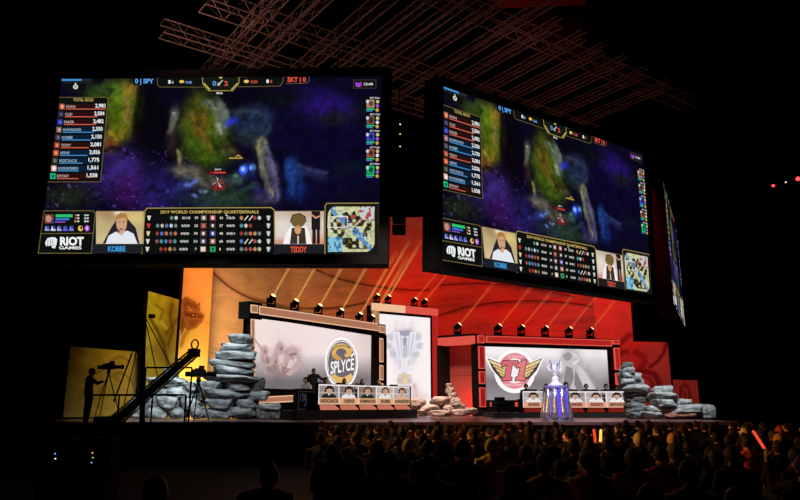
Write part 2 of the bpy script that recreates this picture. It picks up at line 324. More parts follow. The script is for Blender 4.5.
    C = strokes(C, wx, wy, [([(207, 103), (214, 108), (220, 118), (223, 131)], 4.2, (96, 108, 96), .8), ([(209, 102), (217, 110)], 1.6, (150, 160, 140), .7), ([(219, 124), (221, 133)], 2, (160, 158, 146), .7), ([(173, 113), (172, 122), (169, 134)], 2.4, (112, 118, 92), .75), ([(173, 112), (174, 116)], 1.4, (150, 170, 170), .7), ([(168, 136), (170, 150), (176, 160)], 3, (42, 28, 24), .7), ([(178, 150), (180, 163)], 1.3, (150, 150, 96), .7), ([(181, 112), (176, 128), (178, 144), (186, 160)], 1.6, (26, 34, 10), .7),
        ([(190, 112), (197, 124), (206, 140), (212, 152)], 2.6, (132, 92, 34), .5), ([(199, 108), (206, 124), (210, 138)], 1.6, (124, 108, 30), .5), ([(187, 124), (194, 140), (203, 154)], 1.8, (46, 88, 14), .6), ([(214, 128), (212, 142), (219, 152)], 2.2, (40, 66, 12), .6), ([(224, 146), (232, 150), (239, 158)], 2.8, (84, 66, 36), .6), ([(228, 136), (236, 146)], 2, (28, 24, 14), .7),
        ([(240, 112), (252, 110), (264, 116), (270, 126), (264, 136)], 2, (64, 78, 104), .55), ([(246, 118), (256, 124), (258, 134)], 2.4, (30, 44, 74), .6), ([(258, 142), (262, 138), (266, 144)], 2, (126, 128, 96), .7), ([(258, 146), (262, 160), (268, 178), (272, 196)], 1.5, (158, 150, 96), .7), ([(265, 146), (272, 162), (277, 180), (278, 200)], 2.2, (108, 104, 142), .7), ([(262, 156), (268, 170), (272, 186)], 2.6, (70, 74, 92), .6), ([(254, 150), (257, 168), (262, 188)], 1.8, (14, 12, 22), .8), ([(280, 150), (283, 170), (284, 196)], 2, (10, 8, 28), .7),
        ([(288, 162), (291, 176), (292, 192)], 3, (36, 84, 176), .6), ([(296, 164), (302, 172), (300, 186)], 2, (24, 54, 130), .6), ([(298, 166), (312, 170), (326, 173)], 2, (56, 70, 120), .55), ([(176, 170), (188, 172), (200, 178), (210, 186)], 3, (128, 122, 106), .65), ([(176, 176), (190, 182), (204, 190)], 2, (62, 62, 66), .6), ([(212, 190), (228, 193), (244, 190), (254, 184)], 3.4, (44, 78, 66), .6), ([(200, 162), (212, 166), (224, 170)], 2.4, (36, 46, 20), .6),
        ([(186, 186), (192, 184), (197, 181)], 1.5, (110, 140, 240), .8), ([(112, 100), (118, 114), (116, 130)], 2.6, (70, 100, 14), .6), ([(124, 96), (128, 110), (125, 124)], 1.6, (150, 120, 60), .6), ([(108, 132), (116, 138), (122, 136)], 2, (176, 150, 40), .55), ([(96, 92), (106, 96), (112, 90)], 1.8, (34, 56, 20), .7), ([(140, 88), (138, 110), (134, 132)], 3, (10, 10, 10), .7), ([(106, 150), (118, 148), (128, 152)], 2.2, (20, 8, 18), .7)])
    n = .5 * fbm(X, Y, 9, 21) + .5 * fbm(X + Y * .4, Y, 3.6, 27); C = C * (.22 + 1.24 * n)[:, None]
    sp = (vnoise(X, Y, 2.4, 40) > .86) & (fbm(X, Y, 16, 44) > .48) & (X < 190) & (Y > 145); C[sp] += np.array((44, 32, 80))
    return C * .95
Canvas(None, -.0).grid(-SW / 2, SH / 2, SW / 2, -SH / 2, 352, 198, game, local=True).obj('game_picture', M['screen'], scr)
OFF = .02
def cv(): return Canvas(mp1, OFF)
# tower/creature tops and health bars over the two fighters
c = cv(); c.rect(228, 157.2, 250, 159.6, (16, 14, 8)).rect(229, 157.8, 243, 159, (190, 160, 70), 2).line([(236, 157), (238.5, 155.4), (241, 157)], .7, (220, 190, 110))
c.rect(209.5, 171.2, 228.5, 174.6, (40, 6, 8)).rect(213.5, 172, 226, 173.7, (205, 60, 62), 2).rect(210, 171.6, 212.6, 174, (150, 24, 24), 2).text('SPY', 215, 222, 170.6, 1.6, (220, 220, 220))
for k in range(7):
    a = k * .9; c.poly([(218, 182), (218 + 7 * cos(a), 183 + 6 * sin(a)), (218 + 4 * cos(a + .35), 183 + 4 * sin(a + .35))], (205, 190, 190) if k % 2 else (150, 60, 62), 2)
c.ell(243.5, 170, 4.4, 4.6, (52, 92, 240), 1, 14).ell(243.2, 169.4, 2.2, 2.4, (150, 190, 255), 2, 12).ell(236, 176, 3, 2.4, (70, 104, 92), 1, 8).ell(251, 168, 1.6, 2.6, (90, 150, 240), 2, 8)
c.poly([(212, 186), (226, 185), (224, 190), (214, 191)], (120, 30, 34), 1).obj('fighter_markers', M['screen'], scr)
# total gold table
c = cv(); c.poly([(60, 97.6), (108.4, 97.6), (100.8, 182), (48.4, 182)], DK).line([(58.6, 97.6), (108.4, 97.8), (100.8, 182), (48, 182.2)], .5, (120, 105, 60)).text('TOTAL GOLD', 73.6, 94, 101.6, 3.0, (196, 170, 96))
gold = [('KHAN', '2,981', 1, 106.4, 9), ('CLID', '2,504', 1, 97.5, 7.2), ('FAKER', '2,482', 1, 96, 10), ('HUMANOID', '2,350', 0, 94, 18), ('KOBBE', '2,150', 0, 91.5, 10.6), ('TEDDY', '2,081', 1, 89, 9.8), ('XERXE', '2,026', 0, 87.6, 9.6), ('VIZICSACSI', '1,775', 0, 83, 17.6), ('NORSKEREN', '1,561', 0, 79, 20), ('EFFORT', '1,558', 1, 78.6, 12)]
ICN = [(176, 96, 72), (52, 40, 70), (48, 52, 150), (130, 96, 96), (60, 54, 70), (150, 70, 52), (186, 84, 50), (60, 66, 52), (224, 170, 164), (26, 190, 130)]
for i, (nm, g, r, xe, w) in enumerate(gold):
    y = 109.4 + i * 7.72; xl = 59.6 - i * 1.02; c.rect(xl + .2, y - 5.4, xl + 5.4, y + .3, ICN[i], 2).ell(xl + 3, y - 2.4, 1.4, 1.8, tuple(min(255, int(q * 1.5) + 20) for q in ICN[i]) if i != 9 else (10, 80, 60), 3, 8)
    c.rect(xl + 6.8, y - 5.2, 106 - i * .88, y + .6, (40, 14, 14) if r else (12, 30, 52), 2).rect(xl + 6.8, y - .5, xe, y + .5, (206, 92, 70) if r else (64, 140, 205), 3)
    c.text(nm, xl + 7, xl + 7 + w, y - 1.2, 2.7, (214, 196, 190) if r else (176, 206, 230), 4, .0).text(g, 95.6 - i * .95, 105.8 - i * .88, y - 1.5, 3.8, WHT, 5, .03)
c.obj('gold_table', M['screen'], scr)
c = cv(); c.rect(62.4, 78.9, 93, 84.2, (24, 30, 30)).rect(62, 79.3, 82, 81.2, (70, 140, 210), 2).rect(82, 79.3, 91, 81.2, (34, 40, 60), 2).rect(67, 83.5, 86, 91, DK, 3).ell(76, 87.2, 2.6, 2.4, (220, 220, 210), 4, 10).ell(76, 87, 1.3, 1.1, DK, 5, 8).poly([(75.5, 83.4), (76.7, 83.4), (76.5, 87), (75.7, 87)], (220, 220, 210), 6)
c.obj('sponsor_badge', M['screen'], scr)
# score bar
c = cv(); c.poly([(157.5, 78), (203, 77.6), (205, 87.4), (160, 87.5), (157.8, 85)], DK).line([(157.5, 78), (157.8, 85), (160, 87.4), (204, 87.4)], .5, GLD).line([(157.5, 78), (203, 77.6)], .4, GLD)
c.poly([(240, 77.4), (284, 76.2), (282.5, 83), (280, 86.4), (238, 87.2)], DK).line([(240, 77.4), (284, 76.2), (282.5, 83), (280, 86.4), (238, 87.2)], .5, GLD)
c.poly([(202.6, 77.2), (239.2, 76.8), (239, 84), (233, 91), (209, 91.2), (203, 84.4)], (20, 26, 20), 2).line([(202.6, 77.2), (203, 84.4), (209, 91.2), (233, 91), (239, 84), (239.2, 76.8), (202.6, 77.2)], .7, (176, 152, 70), 3).line([(204.5, 84), (210, 90)], 1.2, (206, 180, 84), 4).line([(237.4, 84), (232, 89.8)], 1.2, (206, 180, 84), 4)
c.text('0', 212.8, 216.4, 86, 4.6, (90, 160, 235), 5).text('2', 224.6, 228.2, 86, 4.6, (235, 84, 60), 5).line([(218, 85.6), (222.6, 81.2)], 1.0, (230, 225, 210), 5).line([(218.2, 83.6), (220.2, 85.6)], .6, (230, 225, 210), 5).poly([(218, 77), (224, 77), (221, 79.4)], (220, 190, 90), 5)
c.rect(168.6, 80.6, 171, 84, (230, 226, 210), 4).text('0', 172, 174, 84, 2.6, (150, 190, 230), 4).ell(182, 82, 2.6, 1.6, (226, 190, 90), 4, 8).text('10.4K', 186, 192.4, 84, 2.6, (120, 170, 235), 4)
c.ell(246.6, 81.8, 2.6, 1.7, (230, 196, 100), 4, 8).text('12.0K', 251, 258, 83.4, 2.6, (225, 90, 76), 4).rect(266.6, 80, 269, 83.4, (230, 226, 210), 4).text('0', 270.4, 272.4, 83.2, 2.6, (225, 90, 76), 4)
c.poly([(132, 78.2), (157, 78), (156, 84.8), (133.5, 85)], (10, 14, 24)).text('0 | SPY', 135.4, 154, 83.6, 4.4, (96, 168, 240), 4, .03).text('SKT | 0', 287.6, 306, 82.2, 4.6, (235, 88, 52), 4, .03).line([(285, 77), (309.6, 76.4), (309.4, 81), (307, 83.6), (286, 84)], .45, (120, 90, 50), 2)
c.text('08:22', 216.6, 223, 94.4, 2.0, (225, 225, 220), 4).obj('score_bar', M['screen'], scr)
c = cv(); c.rect(353.6, 80.4, 376, 88.4, DK).line([(353.6, 80.4), (376, 80.2), (376, 88.4), (353.6, 88.4), (353.6, 80.4)], .4, (90, 76, 40)).poly([(355.6, 82), (357, 83.2), (360, 83.2), (361.6, 82), (361.4, 86.4), (358.6, 87.4), (355.8, 86.4)], (170, 70, 220), 2).ell(357.4, 85, .6, .6, DK, 3, 6).ell(360, 85, .6, .6, DK, 3, 6).text('13:44', 364, 373, 85.8, 2.8, (225, 225, 225)).obj('timer_box', M['screen'], scr)
c = cv()
for i, (nm, col) in enumerate((('SKT Khan', (176, 130, 104)), ('SKT Clid', (110, 80, 66)), ('SKT Faker', (60, 74, 190)), ('SKT Teddy', (150, 84, 60)), ('SKT Effort', (20, 170, 104)))):
    y = 99 + i * 16.5; c.text(nm, 370, 380, y, 1.7, (215, 215, 210)).rect(366.6, y + 1, 374.4, y + 9, col, 2).ell(371, y + 5, 2.4, 2.8, tuple(int(q * .5) for q in col), 3, 8).ell(367.6, y + 3, 1.5, 1.8, (200, 205, 220), 4, 8)
    for j, k in enumerate(((200, 190, 120), (150, 90, 190) if i % 2 == 0 else (220, 220, 225), (210, 160, 60))): c.ell(377.6 - j * .2, y + 3 + j * 4.2, 1.7, 1.8, k, 3, 8)
    c.rect(366.4, y + 9.8, 374.4, y + 11.2, (40, 200, 120), 3).rect(366.4, y + 11.8, 372.6, y + 12.8, (70, 140, 200), 3)
c.obj('player_list', M['screen'], scr)
# lower strip
c = cv(); c.poly([(44.2, 211), (93.6, 211), (95.6, 213.6), (91.8, 253.4), (38.6, 253.4)], DK).line([(44.2, 211), (93.6, 211), (95.6, 213.6), (91.8, 253.4), (38.6, 253.4), (44.2, 211)], .7, GLD).line([(41.4, 233.8), (93.6, 233.4)], .7, GLD)
c.rect(45.2, 214.6, 54, 223.6, (120, 66, 60), 2).ell(49, 219, 3, 3.6, (196, 140, 116), 3, 10).rect(51.6, 220, 54, 223.6, (60, 60, 140), 3)
c.rect(56, 214.6, 73, 217.4, (40, 200, 110), 2).rect(55.8, 218.4, 69.6, 220.4, (60, 120, 225), 2).rect(55.2, 221.6, 65.6, 222.8, (140, 76, 190), 2)
for j in range(3): c.rect(75.4 - j * .3, 214.6 + j * 3, 77 - j * .3, 216.4 + j * 3, ((200, 90, 70), (200, 70, 60), (190, 160, 90))[j], 2).rect(77.4, 214.8 + j * 3, 79.6, 216.2 + j * 3, (225, 225, 225), 2).rect(84.6, 214.6 + j * 3, 86.6, 216.4 + j * 3, ((150, 200, 190), (200, 190, 160), (210, 210, 215))[j], 2).rect(87, 214.8 + j * 3, 89, 216.2 + j * 3, (215, 215, 220), 2)
for j, k in enumerate(((150, 160, 225), (215, 215, 235), (170, 175, 230), (90, 105, 220), (120, 130, 225))): c.poly([(45 + j * 6.1, 231), (46 + j * 6.1, 226.4), (49 + j * 6.1, 227.6), (50 + j * 6.1, 231)], k, 2).rect(47 + j * 6.1, 226, 49.4 + j * 6.1, 229, (60, 68, 150), 2 + .5)
c.ell(80.8, 228.6, 2.6, 2.9, (226, 190, 90), 2, 10).ell(81.6, 228, 1.2, 1.6, (60, 50, 30), 3, 8).ell(87.4, 228.4, 2.4, 3.2, (186, 92, 216), 2, 10).ell(87.4, 228.4, 1, 1.6, (240, 190, 250), 3, 8)
c.poly([(46, 241.5), (48, 238.4), (52, 237.4), (55.6, 237.6), (57.6, 239.6), (57, 244), (55.4, 248.6), (52.2, 248), (52, 245.8), (46.8, 246.4), (45.6, 244.4)], WHT, 2)
for q in ((48.6, 240.4, 48, 246), (51, 239.8, 50.6, 246), (53.4, 240, 53, 244)): c.line([(q[0], q[1]), (q[2], q[3])], .55, DK, 3)
c.line([(52, 245.6), (55, 245)], .5, DK, 3)
c.text('RIOT', 60.4, 84.2, 245.2, 8.0, (245, 246, 246), 3, .045).text('GAMES', 59.4, 81.8, 249.4, 2.9, (240, 240, 240), 3, .03).obj('logo_panel', M['screen'], scr)
def cam1(x, y, U, V):
    return paint(x, y, (186, 166, 124), [(110, 214, 14, 6, 0, (150, 112, 76), .7), (135, 218, 12, 7, 0, (225, 200, 120), .8), (104, 240, 16, 8, 0, (214, 196, 150), .8), (138, 240, 9, 8, 0, (206, 190, 146), .7), (119, 213, 5, 3, 0, (250, 250, 235), .8), (100, 224, 6, 8, 0, (204, 180, 130), .5)], 1)
def cam2(x, y, U, V):
    return paint(x, y, (214, 204, 192), [(300, 244, 34, 6, 0, (196, 120, 98), .8, 4), (300, 214, 34, 6, 0, (186, 160, 136), .8), (283, 226, 8, 10, 0, (232, 222, 214), .6), (318, 240, 8, 6, 0, (226, 140, 110), .6)], 1)
c = cv(); c.grid(96.3, 211.6, 144, 244.2, 24, 16, cam1, 1)
c.poly([(103, 243.8), (112, 227), (116.5, 220.5), (128, 219), (136, 228), (140, 243.8)], (36, 36, 42), 3)
c.poly([(106, 244), (109, 236), (116, 232), (128, 231), (134, 234), (138, 244)], (226, 230, 238), 4).poly([(116, 232), (126, 231.4), (122, 236)], (210, 170, 140), 5)
c.ell(122, 224, 5.4, 8.2, (206, 158, 122), 5, 14).poly([(116.2, 222), (117, 215.4), (121, 213), (126.6, 213.8), (128.4, 219), (127.4, 223), (126, 218), (119, 218.6)], (176, 124, 62), 6).ell(122, 229.4, 1.8, .8, (150, 96, 80), 6, 8).rect(119, 222, 121, 222.8, (80, 54, 44), 6).rect(123.4, 222, 125.4, 222.8, (80, 54, 44), 6).line([(119, 233), (121, 229)], .7, (20, 20, 24), 7)
c.poly([(95, 244.2), (143.4, 244.2), (142.4, 253.6), (93.6, 253.6)], (28, 32, 36), 7).text('KOBBE', 108.6, 126, 251.6, 5.2, (60, 160, 225), 8, .03).line([(97, 211.6), (144.4, 211.4)], .5, GLD, 8).obj('player_camera', M['screen'], scr)
c = cv(); c.poly([(147.4, 208.6), (271, 208), (274.6, 210.6), (275, 253.8), (142, 253.8), (145.2, 211)], DK).line([(142, 253.8), (145.2, 211), (147.6, 208.4), (271, 207.8), (274.6, 210.4), (275, 253.8)], .9, (172, 150, 74))
c.text('2019 WORLD CHAMPIONSHIP QUARTERFINALS', 160.6, 259, 213.6, 3.0, (206, 178, 96), 3, .02)
PAL = ((190, 110, 86), (150, 56, 52), (70, 150, 150), (190, 180, 150), (84, 116, 190), (110, 100, 84), (190, 140, 80), (100, 140, 130), (160, 76, 84), (200, 200, 196))
for i in range(5):
    y = 218.1 + i * 7.8; d = -i * .42
    c.poly([(147.4 + d, y - 2.2), (151.4 + d, y - 2.2), (149.9 + d, y + 2.4), (148.6 + d, y + 2.4)], ((215, 215, 205), (200, 60, 50), (230, 205, 150), (215, 215, 205), (215, 215, 205))[i], 2).poly([(266.6, y - 2.2), (270.6, y - 2.2), (269.5, y + 2.4), (267.8, y + 2.4)], (205, 205, 200), 2)
    nl = (2, 5, 5, 5, 4)[i]; nr = (5, 3, 5, 5, 5)[i]
    for j in range(nl): q = rng.integers(10); c.ell(176.4 + d - j * 4.5, y, 1.7, 2.1, PAL[(q + j) % 10], 2, 7)
    for j in range(nr):
        if i in (0, 3) and j in (1, 2): c.line([(240.4 + j * 4.6, y + 2), (243.4 + j * 4.6, y - 1.8)], 1.1, (220, 215, 205), 2)
        else: q = rng.integers(10); c.ell(241.6 + j * 4.5, y, 1.8, 2.1, PAL[(q + j) % 10], 2, 7)
    c.text(('0/1/0', '0/0/0', '0/0/0', '0/0/0', '0/0/0')[i], 182.4 + d * 1.6, 190.6 + d * 1.6, y + 1.2, 2.4, (215, 215, 210)).text(('39', '33', '39', '51', '7')[i], 195 + d * .8 + (1.6 if i == 4 else 0), 198.4 + d * .8, y + 1.2, 2.5, (215, 215, 210))
    c.text(('43', '37', '48', '60', '1')[i], 219.6, 223.2 - (2.4 if i == 4 else 0), y + 1.2, 2.5, (215, 215, 200)).text(('1/0/0', '0/0/0', '0/0/1', '0/0/0', '0/0/0')[i], 226.8, 235, y + 1.2, 2.4, (215, 215, 210))
    a, b = ((120, 110, 90), (150, 60, 60), (96, 60, 70), (70, 70, 110), (225, 190, 170))[i], ((190, 90, 100), (40, 36, 44), (40, 56, 170), (170, 100, 80), (20, 180, 110))[i]
    c.rect(201 + d * .4, y - 2.9, 207 + d * .4, y + 2.9, (70, 60, 50), 2).rect(201.5 + d * .4, y - 2.4, 206.5 + d * .4, y + 2.4, a, 3).ell(204 + d * .4, y, 1.4, 1.7, (235, 225, 215) if i != 1 else (210, 130, 90), 4, 7).rect(210, y - 2.9, 216, y + 2.9, (70, 60, 50), 2).rect(210.5, y - 2.4, 215.5, y + 2.4, b, 3).ell(213, y, 1.4, 1.7, (230, 215, 220) if i < 4 else (8, 60, 40), 4, 7)
c.line([(221 + 5, 215), (228, 216.4)], .8, (220, 220, 220), 3).obj('score_table', M['screen'], scr)
c = cv(); c.grid(275, 211.6, 324, 244.4, 24, 16, cam2, 1)
c.poly([(283, 244.4), (286, 234), (291, 226), (306, 226), (310, 234), (312, 244.4)], (246, 240, 240), 3).poly([(290, 244.2), (292, 228), (305, 228), (306.5, 244.2)], (60, 48, 40), 4).rect(297.6, 236, 299, 244.2, (220, 210, 205), 5)
c.ell(298.3, 221, 7.4, 7.2, (112, 92, 50), 5, 14).ell(298, 230, 3.4, 4.6, (206, 158, 110), 5, 10).line([(290.6, 222), (293, 215.4), (300, 214), (305, 217), (306, 222)], 1.2, (70, 54, 34), 6)
c.rect(311.6, 211.6, 320.4, 230, (30, 26, 28), 3).rect(312.4, 230, 316, 244, (34, 30, 30), 3).rect(317, 230, 320, 244, (30, 26, 28), 3).line([(311.6, 215), (316, 218), (321, 216)], 1.6, (200, 150, 120), 4)
c.poly([(274.6, 244.4), (324, 244.4), (324.6, 254), (274.6, 254)], (28, 30, 34), 6).text('TEDDY', 290.6, 307, 252.4, 5.6, (225, 84, 58), 7, .03).line([(275, 211.5), (324, 211.3)], .5, GLD, 7).obj('player_camera', M['screen'], scr)
def mini(x, y, U, V):
    n = vnoise(U * 100, V * 100, 8, 77); m = vnoise(U * 100, V * 100, 5, 78)
    C = np.where((n > .56)[:, None], np.array((206, 208, 166.)), np.array((42, 36, 24.))); C[(n > .56) & (m > .66)] = (150, 176, 130); C[(n <= .56) & (m > .72)] = (104, 96, 60)
    lane = (U < .07) | (V < .08) | (V > .93) | (U > .93) | (abs(U + V - 1) < .035) ; C[lane] = np.array((222, 222, 178.)) - 50 * m[lane][:, None]
    riv = (abs(U - V) < .07) & (m > .3); C[riv] = (96, 150, 190); C[(abs(U - V - .05) < .1) & (m > .62)] = (66, 130, 215)
    bl = (U < .31) & (V > .67); C[bl] = np.array((150, 206, 230.)) - 40 * m[bl][:, None]; C[bl & (m > .62)] = (60, 120, 160)
    rd = (U > .69) & (V < .3); C[rd] = np.array((192, 204, 206.)); C[rd & (m > .66)] = (176, 60, 70); C[(m > .84) & ~bl & (V < .5)] = (190, 66, 66)
    return C
c = cv(); c.poly([(327, 203.4), (378.8, 203.2), (378.6, 254.4), (325, 254.4), (325.2, 205.6)], (26, 25, 20)).line([(325, 254.4), (325.2, 205.8), (327.2, 203.5), (378.8, 203.3)], .8, (172, 150, 74)).line([(378.8, 203.3), (378.6, 254.4)], .4, (70, 62, 40))
c.grid(328, 206.8, 374.6, 252, 56, 56, mini, 2)
c.poly([(327.6, 206.4), (335, 206.4), (331.4, 208.4), (329.4, 211), (327.6, 215)], (26, 25, 20), 4).poly([(375, 252.6), (366, 252.6), (370.6, 250.4), (373.4, 247), (375, 243)], (26, 25, 20), 4).line([(328.4, 217.2), (347.6, 217), (347.4, 227.6), (328, 227.8), (328.4, 217.2)], .6, (245, 245, 245), 5).obj('minimap', M['screen'], scr)
dup(scr, mw=S2, label='giant hanging game screen turned towards the middle, over the red end of the stage')
sA = at(668.5, 262, 37); sB = at(682, 292, 37)
for _ in range(40): sB = at(682, 292, sB.y + (13.52 - math.hypot(sB.x - sA.x, sB.y - sA.y)) * .7)
dd = Vector((sB.x - sA.x, sB.y - sA.y, 0)).normalized(); a3 = atan2(dd.y, dd.x)
cc = Vector((sA.x, sA.y, 0)) + dd * (SW / 2 + .36) - EYE; cc.z = 8.85
dup(scr, mw=screen_mat(cc, a3, 0, 0), label='hanging game screen seen almost edge-on beside the dark side of the hall')

# ================================================================== team stages
def bar_px(mb, f, pts, y0, y1, mi=0): mb.slab([f.mp(*p) for p in pts], y0, y1, mi)
def light_box(parent, f, name, pts, col, dim, y=-.14):
    """recessed light box: glowing face with a brighter rim line"""
    q = [f.mp(*p) for p in pts]; cx = sum(p[0] for p in q) / 4; cz = sum(p[1] for p in q) / 4
    mb = MB(); mb.slab(q, y, y + .1, 0); w = .05
    inn = [(p[0] + (w if p[0] < cx else -w), p[1] + (w if p[1] < cz else -w)) for p in q]
    mb.slab(inn, y - .012, y, 1)
    return mb.obj(name, [col, dim], parent)
# ---- the splyce-side wall (grey-white display with the oval crest)
A = Face(248, 31, 30)
wallA = thing('team_display', 'black framed display wall with peach light boxes and a snake crest in an oval', 'display wall', A.o, A.rz)
tl, tr = A.mp(248, 304), A.mp(384, 326); L = tr[0]; HA = tl[1]
mb = MB(); bx = .45
mb.box(-.05, L + .0, .02, bx, 0, HA + .02)                     # back carcass
mb.box(-.35, .52, -.12, bx + .05, HA - .62, HA + .12)             # corner block
mb.box(-.05, .0, -.1, bx, 0, HA); mb.obj('carcass', M['frame'], wallA)
def rail(name, pts, y0=-.12, y1=.05, m='frame'):
    q = [A.mp(*p) for p in pts]; return MB().slab(q, y0, y1).obj(name, M[m], wallA)
rail('top_rail', [(255, 304.6), (384, 325), (384, 335), (255, 318)])
rail('side_rail', [(248, 316), (253, 317), (253, 419), (248, 419)])
rail('side_rail', [(371, 333), (385, 335), (385, 411), (371, 411)])
rail('bottom_rail', [(253, 394.5), (371, 387), (371, 411), (253, 419)])
light_box(wallA, A, 'light_box', [(257, 306), (376, 323.7), (376, 331.2), (257, 314.6)], M['peach'], M['peachd'])
light_box(wallA, A, 'light_box', [(248.4, 304.6), (255.6, 305.6), (255.6, 313.6), (248.4, 312.8)], M['peach'], M['peachd'])
light_box(wallA, A, 'light_box', [(248.6, 319), (252.6, 319.6), (252.6, 366), (248.6, 366)], M['peach'], M['peachd'])
light_box(wallA, A, 'light_box', [(248.6, 369), (252.6, 369), (252.6, 392), (248.6, 392)], M['peach'], M['peachd'])
light_box(wallA, A, 'light_box', [(377, 325.4), (383.2, 326.4), (383.2, 333.2), (377, 332.4)], M['peach'], M['peachd'])
for y0, y1 in ((338, 362), (365, 380), (383, 398)): light_box(wallA, A, 'light_box', [(377.6, y0), (381.4, y0 + .6), (381.4, y1 + .2), (377.6, y1)], M['peach'], M['peachd'])
for x0, x1 in ((254.5, 297), (299, 330), (332, 368)): light_box(wallA, A, 'light_box', [(x0, 397 - (x0 - 254) * .05), (x1, 397 - (x1 - 254) * .05), (x1, 404 - (x1 - 254) * .06), (x0, 404 - (x0 - 254) * .06)], M['peach'], M['peachd'])
def artA(x, y, U, V):
    base = np.stack([242 - 0 * U, 224 + 0 * U, 222 + 0 * U], 1)
    yy = (y - (319 + (x - 253) * .12)) / (394 - (319 + (x - 253) * .12) - (x - 253) * .06); k = np.clip((yy - .42) / .42, 0, 1)[:, None]
    base = base * (1 - k) + np.array((116, 112, 114.)) * k; hl = np.clip((x - 345) / 30, 0, 1)[:, None] * .3; base = base * (1 - hl) + np.array((176, 150, 148.)) * hl
    m = [(280, 360, 8, 14, 0, (150, 118, 116), .5), (266, 362, 4, 12, -30, (150, 112, 112), .65, 3), (264, 350, 3.2, 4.6, 0, (140, 100, 100), .7, 3), (280, 347, 3.2, 4.5, 0, (140, 104, 104), .65, 3), (281, 356, 5, 7, 0, (164, 130, 128), .6), (274, 364, 5, 8, 20, (150, 116, 116), .6), (292, 352, 6, 5, 10, (150, 116, 114), .65, 3), (292, 362, 7, 8, -20, (158, 128, 126), .6), (286, 372, 10, 3, -30, (132, 100, 102), .6), (258, 345, 1, 12, -35, (150, 110, 110), .6), (298, 358, 4, 10, -10, (176, 150, 148), .5), (288, 368, 3, 8, 35, (206, 184, 180), .6), (295, 364, 3, 6, 30, (214, 196, 190), .5), (270, 372, 6, 5, 0, (176, 150, 150), .5)]
    C = paint(x, y, base, m, 5, 31); n = fbm(x, y, 3.2, 60) - .5; w = np.exp(-(((x - 281) / 22) ** 2 + ((y - 360) / 16) ** 2))[:, None]; return C + n[:, None] * 90 * w + (fbm(x, y, 20, 66) - .5)[:, None] * 10
q0, q1, q2, q3 = A.mp(253, 318.4), A.mp(371, 334.2), A.mp(371, 386.4), A.mp(253, 394.6)
z1, z0 = (q0[1] + q1[1]) / 2, (q2[1] + q3[1]) / 2
oA = np.array(A.o); dA = np.array(A.d)
def toA(fn):
    def g(x, z, U, V):
        P = oA + np.outer(x, dA); P[:, 2] += z; X, Y = to_px(P); return fn(X, Y, U, V)
    return g
Canvas(None, .01).grid(q0[0], z1, q1[0], z0, 130, 64, toA(artA), local=True).obj('display', M['art'], wallA)
c = Canvas(A.mp, .014)
INK, MID_, PAL_ = (196, 168, 166), (162, 128, 128), (220, 200, 197)
for pts, col in (([(262, 349), (264.6, 346.4), (267, 349), (266.4, 353), (269, 358), (273, 356), (274, 350), (276, 352), (275, 360), (272, 366), (266, 366.6), (264, 358)], INK), ([(277.6, 346), (281, 342.6), (284, 346), (283.6, 351), (287, 355), (285, 366), (281, 374), (277, 364), (276.4, 354)], INK), ([(287, 352), (291, 348), (297, 350), (298, 356), (301, 362), (298, 370), (290, 376), (284, 374), (288, 364), (286, 357)], INK),
        ([(263, 351), (265.4, 349), (266.4, 352), (265, 355)], MID_), ([(279, 347), (282.4, 346), (282.6, 350.4), (279.6, 351)], MID_), ([(288, 354), (296, 352), (297, 354.4), (289, 357)], MID_), ([(289, 361), (295, 357), (297, 360), (290, 368), (285, 371)], PAL_), ([(278, 356), (284, 354), (283, 362), (279, 364)], PAL_), ([(266, 356), (270, 360), (268, 365), (265, 362)], MID_), ([(291, 358), (294, 357), (293, 364)], MID_), ([(282, 366), (290, 369), (284, 376), (280, 374)], MID_)):
    c.poly(pts, col, 1 if col == INK else 2)
c.line([(254, 338), (264, 353)], .7, (190, 158, 156), 1).line([(288, 346), (292, 340)], .5, PAL_, 1).line([(300, 352), (303, 360)], .8, PAL_, 1).obj('figure_sketch', M['art'], wallA)
c = Canvas(A.mp, .03); ex, ey = 341, 363
def ovA(k, col, layer): c.poly([(ex + 16.6 * k * cos(t), ey + 25.6 * k * sin(t) + .03 * 16 * k * cos(t)) for t in [2 * pi * i / 32 for i in range(32)]], col, layer)
ovA(1.0, (255, 252, 250), 1); ovA(.9, (150, 140, 140), 2); ovA(.86, (255, 252, 250), 3); ovA(.83, (112, 104, 110), 4)
YEL = (224, 182, 100)
c.ring(340.5, 353, 9.4, 9.6, 5.4, 4.6, YEL, 5, pi * .92, 2 * pi * 1.02).poly([(349, 349), (352.6, 347), (350, 356), (345, 357.6), (343.4, 355)], YEL, 6).poly([(331, 352), (335, 353.6), (342, 359.4), (346, 365), (342, 367), (336, 360), (331.6, 357)], (206, 160, 86), 5)
c.ring(341, 373, 10.6, 10.6, 6.6, 4.2, YEL, 5, .12 * pi, .93 * pi).poly([(350, 373), (352, 378), (346, 384), (343, 380)], (232, 196, 120), 6).line([(332, 350), (336, 346.6), (343, 345.6), (349, 348)], .5, (90, 80, 70), 6)
c.poly([(327.6, 361.6), (353.4, 357.8), (353.6, 369.8), (328, 374.4)], (112, 104, 110), 7).text('SPLYCE', 329.6, 353, 374, 12.4, (255, 252, 250), 8, .02, yb1=369.6).line([(350.6, 356.2), (352.4, 354)], 1.2, (255, 252, 250), 8)
c.obj('team_crest', M['art'], wallA)
